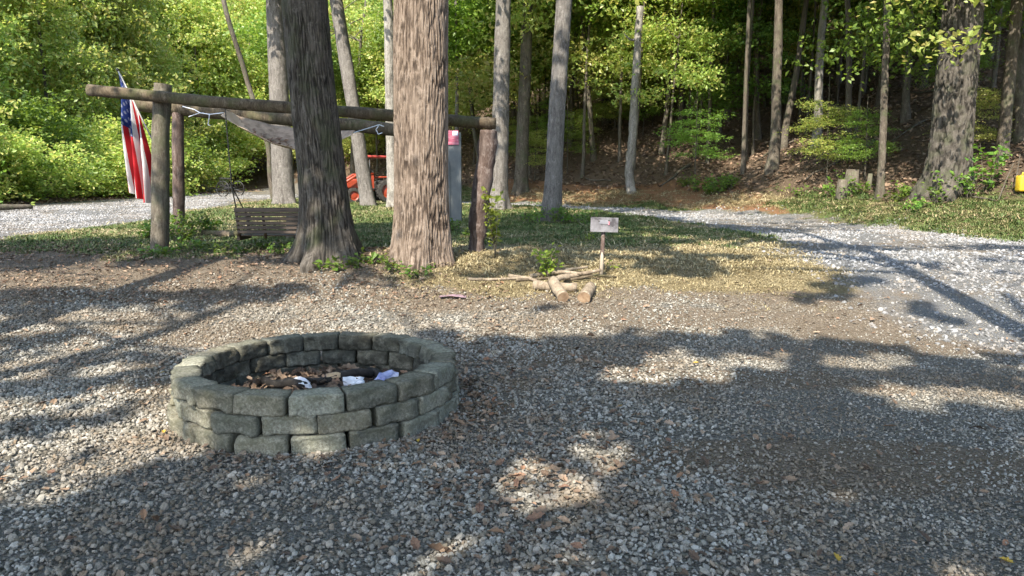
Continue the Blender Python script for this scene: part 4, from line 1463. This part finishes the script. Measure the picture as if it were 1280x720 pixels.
fl = thing('flag', 'red, white and blue striped flag hanging limp from a slanting pole on the log frame', 'flag', tuple(pbot))
V_, F_ = tube([ptop, pbot], .012, 8)
link('pole', mesh_np('pole', V_, F_), simple_mat('pole_metal', [(.3, (.35, .34, .33)), (.7, (.6, .6, .6))], 20, .45, .1, .002), fl)
bm = bmesh.new(); bmesh.ops.create_uvsphere(bm, u_segments=12, v_segments=8, radius=.024)
bmesh.ops.translate(bm, verts=bm.verts, vec=ptop)
link('finial', from_bm('finial', bm, True), M['chain'], fl)
nu, nv = 60, 44           # t along the fly, s across
VV = np.zeros((nu, nv, 3)); UV = np.zeros((nu, nv, 2))
h0, h1 = P(148, 90, YG), P(176, 146, YG)
for iu in range(nu):
    t = iu / (nu - 1)
    for iv in range(nv):
        s = iv / (nv - 1)
        hp = h0.lerp(h1, s)
        bt = P(167 + 24 * s ** 1.1, 238 + 17 * s ** .7, YG)
        p = hp.lerp(bt, t)
        p.x += -.02 * math.sin(math.pi * t) * (1 - s) * 1.0 + .06 * math.sin(math.pi * t) * s
        fold = math.sin(s * 17 + 1.2 + 1.8 * t) * .12 + math.sin(s * 33 + 3 * t) * .03
        p.y += fold * min(1, t * 2.2 + .08) - .015
        p.x += math.cos(s * 17 + 1.2 + 1.8 * t) * .022 * min(1, t * 2)
        VV[iu, iv] = p; UV[iu, iv] = (t, s)
i, j = np.meshgrid(np.arange(nu - 1), np.arange(nv - 1), indexing='ij')
Fq = np.stack([i * nv + j, i * nv + j + 1, (i + 1) * nv + j + 1, (i + 1) * nv + j], -1).reshape(-1, 4)
link('cloth', mesh_np('flag', VV.reshape(-1, 3), Fq, uv=UV.reshape(-1, 2)), flag_mat(), fl)

# ------------------------------------------------------------------ pedestal, sign, firewood
M['grey_metal'] = simple_mat('grey_painted_steel', [(.3, (.10, .11, .11)), (.7, (.15, .16, .16))], 4, .55, .1, .004, spec=.4)
YP = 18.0
pb = P(566, 276, YP); pb.z = Hf(pb.x, YP); ptz = P(566, 166, YP).z
ped = thing('power_pedestal', 'tall narrow grey power pedestal with a pink notice on top', 'pedestal', tuple(pb))
hh = ptz - pb.z
bxp('cabinet', .32, .20, hh, (pb.x + .06, YP, pb.z + hh / 2), 'grey_metal', ped, .015)
bxp('door_edge', .035, .03, hh * .66, (pb.x - .07, YP - .115, pb.z + hh * .36), 'grey_metal', ped, .008)
M['pale_metal'] = simple_mat('pale_trim', [(.3, (.5, .52, .52)), (.7, (.66, .68, .68))], 4, .5, .05, .002)
bxp('conduit', .03, .03, hh * .72, (pb.x - .15, YP - .08, pb.z + hh * .36), 'pale_metal', ped, .01)
M['pink'] = simple_mat('pink_notice', [(.35, (.26, .03, .075)), (.5, (.40, .10, .15)), (.65, (.45, .27, .31))], 7, .6, .0, .01, sc=(.4, 1, 5))
nb_ = bxp('notice_board', .34, .02, .34, (pb.x + .0, YP - .118, ptz - .12), 'pink', ped, .004)
M['white_blue'] = simple_mat('notice_corner', [(.4, (.35, .5, .68)), (.6, (.8, .85, .88))], 12, .6, 0, .01)
link('notice_panel', from_bm('panel', box_bm(.13, .012, .10, .002, 1, (pb.x + .09, YP - .128, ptz - .02))), M['white_blue'], nb_)

def sign_mat():
    m, nt, N, L, b = mat_new('weathered_board')
    f = noise_n(nt, 5, 5, dist=.6)
    f2 = noise_n(nt, 30, 4, sc=(.3, 1, 4))
    c = ramp(nt, f, [(.40, (.05, .045, .05)), (.47, (.12, .114, .122)), (.62, (.20, .193, .205))])
    c = mixc(nt, .3, c, ramp(nt, f2, [(.3, (.3, .3, .3)), (.7, (.7, .7, .7))]), 'OVERLAY')
    L.new(c, b.inputs['Base Color']); b.inputs['Roughness'].default_value = .8
    return m
M['board'] = sign_mat()
ys = 9.2
sb = P(752, 345, ys); sb.z = Hf(sb.x, ys)
sg = thing('small_sign', 'small weathered whitish board sign on a thin wooden stake', 'sign', tuple(sb))
st_top, st_bot = P(754.5, 286, ys), P(751, 346, ys)
V_, F_ = tube([Vector((st_bot.x, ys + .012, sb.z - .1)), st_top + Vector((0, .012, 0))], .026, 8, squash=.8)
link('stake', mesh_np('stake', V_, F_), M['post_red'], sg)
a_, b_ = Vector((st_bot.x, ys - .03, sb.z - .1)), P(752.6, 315, ys - .03)
V_, F_ = tube([a_, a_.lerp(b_, .88), b_], [.024, .022, .004], 8, squash=.7)
link('pointed_stake', mesh_np('stake', V_, F_), simple_mat('pale_wood', [(.3, (.30, .25, .19)), (.7, (.48, .42, .33))], 20, .85, .3, .004, sc=(1, 1, .2)), sg)
bl, br_ = P(738, 280.5, ys - .02), P(773, 281.5, ys - .02)
bd = bxp('board', (br_ - bl).length, .018, .182, (0, 0, 0), 'board', sg, .003)
bd.matrix_parent_inverse = Matrix()
bd.location = (bl + br_) / 2 - sg.location
bd.rotation_euler = (R(-4), R(2.0), R(5))
M['red_dot'] = simple_mat('red_mark', [(.4, (.5, .08, .12)), (.6, (.7, .25, .3))], 30, .7, 0, .01)
for dx_, dz_, mt in ((.055, .03, 'red_dot'), (.053, .008, 'red_dot'), (-.07, .045, 'chain'), (.05, .055, 'chain')):
    bm = bmesh.new(); bmesh.ops.create_cone(bm, cap_ends=True, segments=12, radius1=.011, radius2=.009, depth=.008)
    bmesh.ops.rotate(bm, verts=bm.verts, cent=(0, 0, 0), matrix=Matrix.Rotation(R(90), 3, 'X'))
    bmesh.ops.translate(bm, verts=bm.verts, vec=(dx_, -.012, dz_))
    d_ = link('bolt' if mt == 'chain' else 'red_mark', from_bm('bolt', bm, True), M[mt], bd)
M['strip'] = simple_mat('pale_strip', [(.4, (.17, .17, .19)), (.6, (.235, .235, .255))], 12, .7, 0, .01)
link('pale_strip', from_bm('strip', box_bm(.13, .004, .05, .001, 1, (-.005, -.0115, .035))), M['strip'], bd)

# firewood
def log_mat():
    m = bark_mat('firewood_bark', (.10, .075, .05), (.205, .16, .115), (.31, .26, .195), 14, bs=.4, bd=.01)
    return m
M['firewood'] = log_mat()
M['cut'] = simple_mat('cut_wood', [(.3, (.16, .10, .06)), (.5, (.27, .18, .11)), (.7, (.36, .26, .17))], 16, .85, .4, .006)
def firewood(label, a, b, r, seed, sink=.85):
    """a, b: photo pixels of the two ends with their ground distance"""
    A_, B_ = Vector((PX(a[0], a[1]), a[1], 0)), Vector((PX(b[0], b[1]), b[1], 0))
    A_.z, B_.z = Hf(A_.x, A_.y) + r * sink + (a[2] if len(a) > 2 else 0), Hf(B_.x, B_.y) + r * sink + (b[2] if len(b) > 2 else 0)
    n_ = 12
    pts_ = [A_.lerp(B_, t) + Vector((0, .006 * math.sin(t * 5 + seed), .006 * math.sin(t * 7 + seed))) for t in np.linspace(0, 1, n_)]
    V_, F_ = tube(pts_, r * (1 + .05 * np.sin(np.arange(n_) + seed)), 16, True, rough=.08, seed=seed)
    me_ = mesh_np('firewood', V_, F_)
    me_.materials.append(M['firewood']); me_.materials.append(M['cut'])
    for p in me_.polygons:
        if max(p.vertices) >= n_ * 16:
            p.material_index = 1; p.use_smooth = False
    return tag(link('firewood_log', me_), label, 'log')
firewood('barkless firewood log lying crosswise behind the two end-on logs', (667, 8.62), (722, 8.52), .058, 1)
firewood('short firewood log resting its tail on the crosswise log', (692, 8.55, .06), (705, 8.12), .066, 2)
firewood('short firewood log lying apart, its cut end facing out', (739, 8.52), (731, 8.12), .068, 3)
firewood('thin split log slanting over the crosswise log', (690, 8.72, .06), (712, 8.85, .07), .036, 4)
def stick(label, pix, r, seed, mat='firewood', group=None):
    pts_ = []
    for q in pix:
        X_ = PX(q[0], q[1])
        pts_.append((X_, q[1], Hf(X_, q[1]) + r + (q[2] if len(q) > 2 else 0)))
    u_ = np.linspace(0, len(pts_) - 1, len(pts_) * 5)
    pl_ = np.stack([np.interp(u_, range(len(pts_)), [p[k] for p in pts_]) for k in range(3)], -1)
    V_, F_ = tube(pl_, np.linspace(r, r * .55, len(pl_)), 9, True, rough=.2, seed=seed)
    return tag(link('stick', mesh_np('stick', V_, F_), M[mat]), label, 'stick', group)
SG = 'sticks piled behind the firewood'
stick('long thin pale stick reaching from the wood pile towards the pale brown trunk', [(585, 8.95), (610, 8.95), (640, 9.0), (665, 9.05)], .022, 1)
for q, pix in enumerate([[(645, 8.95), (665, 8.98), (690, 9.05)], [(662, 9.1), (700, 9.25, .03), (735, 9.3, .07)], [(700, 9.0), (730, 9.02, .05), (752, 9.05, .09)],
                         [(722, 9.1, .04), (740, 9.05, .04), (772, 9.12)], [(636, 9.1), (660, 9.0), (672, 8.9)], [(676, 9.2), (705, 9.1, .05), (728, 8.98, .06)], [(705, 8.92), (726, 8.95, .03), (748, 9.0, .06)]]):
    stick('crooked stick heaped behind the firewood logs', pix, .020 + .006 * (q % 3), 10 + q, 'firewood' if q % 3 else 'beam', SG)
# scrap of purplish cloth left of the wood pile
bm = bmesh.new(); bmesh.ops.create_grid(bm, x_segments=14, y_segments=8, size=.5)
for v in bm.verts:
    f = float(fbm(v.co.x * 4, v.co.y * 4, 2.0))
    v.co = (v.co.x * .30, v.co.y * .10 + .02 * f, .01 + .05 * f * (1 - abs(v.co.x) * 1.2))
o = link('cloth_scrap', from_bm('scrap', bm, True), simple_mat('mauve_cloth', [(.3, (.16, .10, .13)), (.7, (.30, .21, .24))], 9, .9, .2, .01))
o.location = (PX(565, 8.25), 8.25, Hf(PX(565, 8.25), 8.25) + .005)
tag(o, 'small dusty mauve rag lying at the edge of the gravel', 'rag')
# twigs
for q, (lab, pix, r) in enumerate([('short dark twig on the pale driveway', [(118, 15.2), (122, 14.9), (126, 14.7)], .02),
                                   ('dark log lying at the outer edge of the driveway', [(-30, 22.5), (10, 23.2), (44, 23.8)], .13),
                                   ('thin twig propped on the grassy bank beside the thick tree', [(1212, 16.2, .05), (1232, 15.9, .02), (1244, 15.7, 0)], .018),
                                   ('thin bare stick leaning up by the yellow can', [(1262, 15.9, .0), (1263.5, 15.95, .3), (1265, 16, .62)], .015),
                                   ('slanting bare stick beside the yellow can', [(1243, 15.7, .0), (1250, 15.8, .3), (1258, 15.9, .55)], .015)]):
    stick(lab, pix, r, 40 + q, 'bark_far')

# ------------------------------------------------------------------ tractor
M['red'] = simple_mat('tractor_orange_red', [(.3, (.24, .035, .014)), (.7, (.32, .05, .02))], 3, .4, .0, .01, spec=.5)
M['roof_red'] = simple_mat('canopy_red', [(.3, (.33, .04, .034)), (.7, (.42, .07, .055))], 3, .5, .0, .01, spec=.4)
M['black'] = simple_mat('dark_steel', [(.3, (.012, .012, .013)), (.7, (.035, .035, .036))], 6, .5, .1, .004)
M['tyre'] = simple_mat('tyre', [(.3, (.018, .017, .016)), (.7, (.05, .046, .04))], 12, .85, .4, .01)
tz = Hf(PX(466, 30.5, 250), 30.5)
trac = thing('tractor', 'small orange-red tractor with a red canopy roof parked behind the leaning tree', 'tractor', (PX(466, 30.5, 250), 30.5, tz), local=True)
trac.rotation_euler.z = R(205)
trac.scale = (.93, .93, .93)
def tp(name, bm_or_vf, mat, parent=trac, smooth=False):
    me_ = from_bm(name, bm_or_vf, smooth) if not isinstance(bm_or_vf, tuple) else mesh_np(name, *bm_or_vf)
    return link(name, me_, M[mat], parent)
# local x is forward
bm = box_bm(1.0, .52, .46, .08, 3, (.72, 0, .86))
for v in bm.verts:
    if v.co.x > 1.0:
        v.co.z -= .07 * (v.co.z > .9); v.co.y *= .9
tp('hood', bm, 'red')
tp('grille', box_bm(.02, .40, .34, .006, 1, (1.23, 0, .82)), 'black')
tp('chassis', box_bm(1.9, .30, .26, .03, 2, (.25, 0, .52)), 'black')
tp('floor_plate', box_bm(.6, .95, .05, .01, 1, (-.05, 0, .62)), 'black')
tp('seat_base', box_bm(.42, .46, .14, .04, 2, (-.42, 0, .92)), 'black')
tp('seat_back', box_bm(.10, .46, .46, .04, 2, (-.64, 0, 1.16)), 'black')
ring = [(-.02 + .15 * math.cos(a) * .35, .19 * math.sin(a), 1.28 + .15 * math.cos(a)) for a in np.linspace(0, 2 * math.pi, 24)]
tp('steering_wheel', tube(ring, .016, 6), 'black')
tp('steering_column', tube([(.18, 0, .98), (-.02, 0, 1.28)], .025, 8), 'black')
tp('canopy', box_bm(1.35, 1.15, .10, .045, 3, (-.30, 0, 2.0)), 'roof_red')
for sy in (-1, 1):
    for sx in (-.85, .22):
        tp('canopy_post', tube([(sx, .45 * sy, .8), (sx, .48 * sy, 1.96)], .03, 8), 'black')
    bm = box_bm(.80, .26, .08, .03, 2, (-.55, .56 * sy, 1.12))
    tp('fender', bm, 'red')
    tp('headlight', box_bm(.03, .10, .07, .01, 1, (1.235, .17 * sy, .98)), 'pale_metal')
    tp('loader_arm', tube([(.05, .42 * sy, 1.25), (.75, .44 * sy, 1.22), (1.35, .44 * sy, .85), (1.55, .44 * sy, .35)], .06, 8, squash=.6), 'red')
    tp('loader_upright', box_bm(.14, .08, .75, .01, 1, (.10, .40 * sy, .92)), 'red')
    tp('lower_link', tube([(-.75, .22 * sy, .45), (-1.35, .30 * sy, .40)], .03, 6), 'pale_metal')
    tp('lift_rod', tube([(-.80, .20 * sy, .85), (-1.10, .26 * sy, .42)], .022, 6), 'pale_metal')
tp('top_link', tube([(-.78, 0, .80), (-1.35, 0, .75)], .025, 6), 'pale_metal')
bm = box_bm(.45, 1.35, .42, .02, 1, (1.72, 0, .28))
for v in bm.verts:
    if v.co.x > 1.8 and v.co.z > .3:
        v.co.x -= .28
tp('bucket', bm, 'red')
def wheel(x_, y_, r, w, lug):
    bm = bmesh.new()
    prof = [(r * .60, -.5), (r * .70, -.52), (r * .93, -.48), (r, -.3), (r, .3), (r * .93, .48), (r * .70, .52), (r * .60, .5)]
    nn = 32
    vs_ = [[bm.verts.new((math.cos(q / nn * 6.2832) * a, b * w, math.sin(q / nn * 6.2832) * a)) for a, b in prof] for q in range(nn)]
    for q in range(nn):
        for k in range(len(prof) - 1):
            bm.faces.new((vs_[q][k], vs_[(q + 1) % nn][k], vs_[(q + 1) % nn][k + 1], vs_[q][k + 1]))
    for q in range(lug):
        for s in (-1, 1):
            a = (q + (.5 if s > 0 else 0)) / lug * 6.2832
            b2 = box_bm(.05, w * .5, .035, 0, 1, (0, 0, 0), Matrix.Rotation(.5 * s, 3, 'Z'))
            mt = Matrix.Rotation(-a, 4, 'Y') @ Matrix.Translation((r, .22 * w * s, 0)) @ Matrix.Rotation(R(90), 4, 'Y')
            tmp = bpy.data.meshes.new('tmp'); b2.transform(mt); b2.to_mesh(tmp); b2.free(); bm.from_mesh(tmp); bpy.data.meshes.remove(tmp)
    bmesh.ops.translate(bm, verts=bm.verts, vec=(x_, y_, r))
    bmesh.ops.recalc_face_normals(bm, faces=bm.faces[:])
    wh = tp('wheel', bm, 'tyre')
    bm = bmesh.new()
    bmesh.ops.create_cone(bm, cap_ends=True, segments=28, radius1=r * .62, radius2=r * .62, depth=w * .5)
    bmesh.ops.rotate(bm, verts=bm.verts, cent=(0, 0, 0), matrix=Matrix.Rotation(R(90), 3, 'X'))
    fs = [f for f in bm.faces if abs(f.normal.y) > .9]
    for f in fs:
        ret = bmesh.ops.inset_individual(bm, faces=[f], thickness=r * .12, depth=0)
        bmesh.ops.translate(bm, verts=f.verts[:], vec=-f.normal * w * .12)
        ret = bmesh.ops.inset_individual(bm, faces=[f], thickness=r * .25, depth=0)
        bmesh.ops.translate(bm, verts=f.verts[:], vec=f.normal * w * .1)
    bmesh.ops.translate(bm, verts=bm.verts, vec=(x_, y_, r))
    rim = link('rim', from_bm('rim', bm), M['red'], wh)
for sy in (-1, 1):
    wheel(-.55, .58 * sy, .52, .28, 14)
    wheel(.95, .52 * sy, .33, .19, 12)

# hay rake by the driveway bushes
fz = Hf(PX(288, 40, 235), 40)
hr = thing('hay_rake', 'old black farm rake with curved tines and spoked wheels by the driveway bushes', 'farm rake', (PX(288, 40, 235), 40, fz), local=True)
hr.rotation_euler.z = 1.25
hr.scale = (.8,) * 3
link('axle', mesh_np('axle', *tube([(-.75, 0, .5), (.75, 0, .5)], .04, 8)), M['black'], hr)
link('drawbar', mesh_np('drawbar', *tube([(0, 0, .5), (.1, -.9, .35)], .035, 8)), M['black'], hr)
for k in range(7):
    x_ = -.45 + k * .15
    pts_ = [(x_, .05 + .55 * math.sin(a) - .1, .55 + .55 * (1 - math.cos(a)) - .55 * (a > 1.8) * (a - 1.8)) for a in np.linspace(0, 2.6, 12)]
    link('tine', mesh_np('tine', *tube(pts_, .018, 6)), M['black'], hr)
for s in (-1, 1):
    pts_ = [(s * .75, .5 * math.cos(a), .5 + .5 * math.sin(a)) for a in np.linspace(0, 2 * math.pi, 28)]
    w_ = link('wheel', mesh_np('wheel', *tube(pts_, .035, 6)), M['black'], hr)
    for q in range(8):
        a = q / 8 * 6.2832
        link('spoke', mesh_np('spoke', *tube([(s * .75, 0, .5), (s * .75, .5 * math.cos(a), .5 + .5 * math.sin(a))], .014, 5)), M['black'], w_)

# yellow can
M['yellow'] = simple_mat('yellow_plastic', [(.3, (.55, .36, .02)), (.7, (.66, .46, .04))], 5, .5, .05, .004, spec=.4)
yx, yy_ = PX(1281, 15.6, 247), 15.6
yz = Hf(yx, yy_)
yc = thing('fuel_can', 'yellow plastic fuel can standing on the bank beneath the woods', 'fuel can', (yx, yy_, yz), local=True)
bm = box_bm(.36, .20, .34, .04, 3, (0, 0, .17))
link('body', from_bm('body', bm, True), M['yellow'], yc)
link('handle', mesh_np('handle', *tube([(-.10, 0, .32), (-.09, 0, .385), (.04, 0, .39), (.06, 0, .33)], .016, 8)), M['yellow'], yc)
link('cap', mesh_np('cap', *tube([(.13, 0, .33), (.13, 0, .375)], .032, 12)), M['black'], yc)

# cut stumps on the bank
for q, (px, Y, h, r, lab) in enumerate([(1052, 19.5, .5, .13, 'broken-topped low stump on the bank'), (1064, 19.8, .62, .17, 'wider splintered stump on the bank beside the broken-topped one'), (1086, 19.6, .42, .06, 'thin cut stub on the bank beside the slim blue-based tree')]):
    x_ = PX(px, Y, 235); z0 = Hf(x_, Y)
    V_, F_ = tube([(x_, Y, z0 - .15), (x_, Y, z0 + .1), (x_ + .02, Y, z0 + h)], [r * 1.3, r * 1.05, r * .9], 14, rough=.25, seed=q)
    tag(link('bank_stump', mesh_np('stump', V_, F_), M['post']), lab, 'stump')

# ------------------------------------------------------------------ low plants
M['weed'] = leaf_mat('weed_leaf', [(.07, .14, .02), (.11, .19, .03), (.16, .22, .04)], trans=.4)
M['weed_yellow'] = leaf_mat('weed_leaf_yellow', [(.16, .24, .03), (.24, .30, .05), (.20, .26, .04)], trans=.4)
def weed(label, px, Y, h, w, n, leaf, mat, seed, group=None, stems=4, name='weed_plant'):
    x_ = PX(px, Y, 300); z0 = Hf(x_, Y)
    t = thing(name, label, 'plant', (x_, Y, z0), group)
    r = np.random.default_rng(seed)
    sp, C, NN = [], [], []
    for k in range(stems):
        a = r.random() * 6.28
        tip = np.array([x_ + math.cos(a) * w * r.uniform(.3, 1), Y + math.sin(a) * w * r.uniform(.3, 1), z0 + h * r.uniform(.6, 1)])
        b0 = np.array([x_ + r.normal(0, w * .15), Y + r.normal(0, w * .15), z0 - .02])
        midp = (b0 + tip) / 2 + np.array([0, 0, h * .15])
        tt = np.linspace(0, 1, 7)[:, None]
        pl_ = (1 - tt) ** 2 * b0 + 2 * tt * (1 - tt) * midp + tt ** 2 * tip
        sp.append(tube(pl_, np.linspace(.007, .002, 7), 5))
        m_n = max(2, n // stems)
        u_ = r.uniform(.2, 1, m_n)[:, None]
        C.append((1 - u_) ** 2 * b0 + 2 * u_ * (1 - u_) * midp + u_ ** 2 * tip + r.normal(0, leaf * .55, (m_n, 3)))
    C = np.concatenate(C)
    V_, F_ = leaf_arrays(C, np.stack([r.normal(0, .5, len(C)), r.normal(0, .5, len(C)) - .25, np.ones(len(C))], -1), leaf * np.exp(r.normal(0, .25, len(C))), r)
    link('stem', mesh_np('stem', *join(sp)), M['post'], t)
    link('leaves', mesh_np('leaves', V_, F_, False), M[mat], t)
    return t
weed('yellow-green climbing weed drooping beside the leaning frame post', 618, 10.1, .95, .16, 190, .075, 'weed_yellow', 1, stems=6)
weed('leafy weed growing up through the firewood pile', 683, 9.15, .42, .22, 110, .075, 'weed_yellow', 2, stems=7)
weed('low weed in front of the pale brown trunk base', 690, 9.3, .22, .22, 30, .07, 'weed', 3, stems=4)
weed('tiny weed at the foot of the small sign', 766, 9.5, .16, .06, 12, .05, 'weed_yellow', 4, stems=2)
weed('sapling with broad bright leaves beside the very thick tree', 1225, 16.3, 1.1, .55, 110, .15, 'weed', 5, stems=6)
weed('pale weed tuft on the shaded lawn', 738, 12.5, .16, .12, 26, .06, 'weed_yellow', 6, stems=3)
r_ = np.random.default_rng(77)
for k, (px, Y, h, w) in enumerate([(240, 13.6, .5, .4), (215, 13.8, .45, .35), (262, 13.9, .35, .35), (230, 12.6, .3, .35), (185, 13.2, .3, .3)]):
    weed('clump of green weeds around the rear frame post', px, Y, h, w, 130, .085, 'weed', 100 + k, 'weeds round the rear post', 9)
for k, (px, Y, h, w) in enumerate([(690, 17.2, .5, .5), (710, 17.4, .42, .5), (668, 17.3, .4, .5), (735, 16.8, .32, .5), (560, 14.5, .3, .4), (600, 13.5, .2, .4)]):
    weed('low green weeds round the grey leaning tree on the lawn', px, Y, h, w, 120, .08, 'weed', 120 + k, 'weeds on the lawn', 9)
for k, (px, Y) in enumerate([(430, 9.3), (447, 9.4), (462, 9.5), (400, 9.35), (350, 10.6), (300, 10.8), (270, 10.9), (420, 10.9), (195, 10.7), (212, 10.6), (380, 11.2), (330, 11.4), (250, 11.3), (235, 11.8), (520, 9.1), (490, 9.3)]):
    weed('low green ivy and seedlings on the dirt by the frame and big trunks', px, Y, .13, .28, 60, .065, 'weed', 140 + k, 'ivy by the big trunks', 6)
for k in range(26):
    Y = r_.uniform(15.5, 27)
    x0 = np.interp(Y, [12, 13, 16.6, 21.5, 27], [11.5, 11.2, 9.7, 8.2, 5.7])
    px = 640 + (x0 + r_.normal(-.1, .5)) / Y * 924
    weed('green weed clump along the foot of the wooded bank', px, Y, r_.uniform(.25, .6), .45, 80, .10, 'weed', 170 + k, 'weeds along the bank', 7)

# ------------------------------------------------------------------ single fallen leaves that stand out
def plain_leaf(name, cols_, seed):
    return dry_leaf_mesh(seed, simple_mat(name, cols_, 14, .6, .1, .002))
LB = [plain_leaf('leaf_brown_a', [(.3, (.12, .065, .04)), (.7, (.21, .125, .078))], 1), plain_leaf('leaf_brown_b', [(.3, (.16, .085, .045)), (.7, (.26, .155, .09))], 2),
      plain_leaf('leaf_brown_c', [(.3, (.11, .06, .04)), (.7, (.20, .12, .08))], 3)]
LY = plain_leaf('leaf_yellow', [(.3, (.34, .21, .03)), (.7, (.46, .32, .06))], 4)
def ground_leaf(px, py, me_, s, lab, group):
    Y = 1386.0 / (py - 230)
    for q in range(8):
        Y = (1.5 - Hf(PX(px, Y, py), Y)) * 924 / (py - 230) * (1.0 + .0)
    # exact march
    c, sn_ = math.cos(PITCH), math.sin(PITCH)
    v = (360 - py) / F
    Y = (1.5 - Hf(PX(px, Y, py), Y)) * (c + v * sn_) / (sn_ - v * c)
    X_ = PX(px, Y, py)
    o_ = link('fallen_leaf', me_)
    o_.location = (X_, Y, Hf(X_, Y) + .028)
    o_.rotation_euler = (random.gauss(0, .25), random.gauss(0, .25), random.random() * 6.28)
    o_.scale = (s * .56,) * 3
    tag(o_, lab, 'leaf', group)
for px, py, s in [(1258, 709, .10), (775, 512, .09), (870, 457, .09), (1045, 704, .10), (205, 545, .08), (203, 470, .07), (523, 556, .07), (432, 414, .09)]:
    ground_leaf(px, py, LY, s, 'single yellow fallen leaf lying on the grey gravel', 'yellow fallen leaves')
for k, (px, py, s) in enumerate([(66, 597, .12), (113, 490, .11), (410, 597, .13), (421, 605, .11), (570, 577, .13), (600, 640, .15), (660, 560, .12), (690, 512, .11), (726, 522, .10), (980, 470, .13),
                                 (1112, 537, .15), (560, 548, .14), (590, 532, .13), (575, 510, .13), (540, 572, .14), (625, 585, .14), (520, 585, .13), (645, 610, .15), (670, 655, .17), (620, 672, .15),
                                 (705, 615, .13), (560, 620, .14), (230, 540, .12), (300, 590, .13), (350, 610, .12), (480, 615, .13), (720, 690, .14), (760, 560, .10), (850, 600, .10), (835, 555, .10),
                                 (950, 610, .10), (1040, 575, .09), (455, 655, .13), (520, 690, .14), (180, 650, .11), (90, 680, .12), (985, 548, .09), (1180, 610, .09)]):
    ground_leaf(px, py, LB[k % 3], s, 'curled brown fallen leaf lying on the grey gravel', 'brown fallen leaves')

# remove helper flags
for o in scene.objects:
    if o.get('local') is not None:
        del o['local']
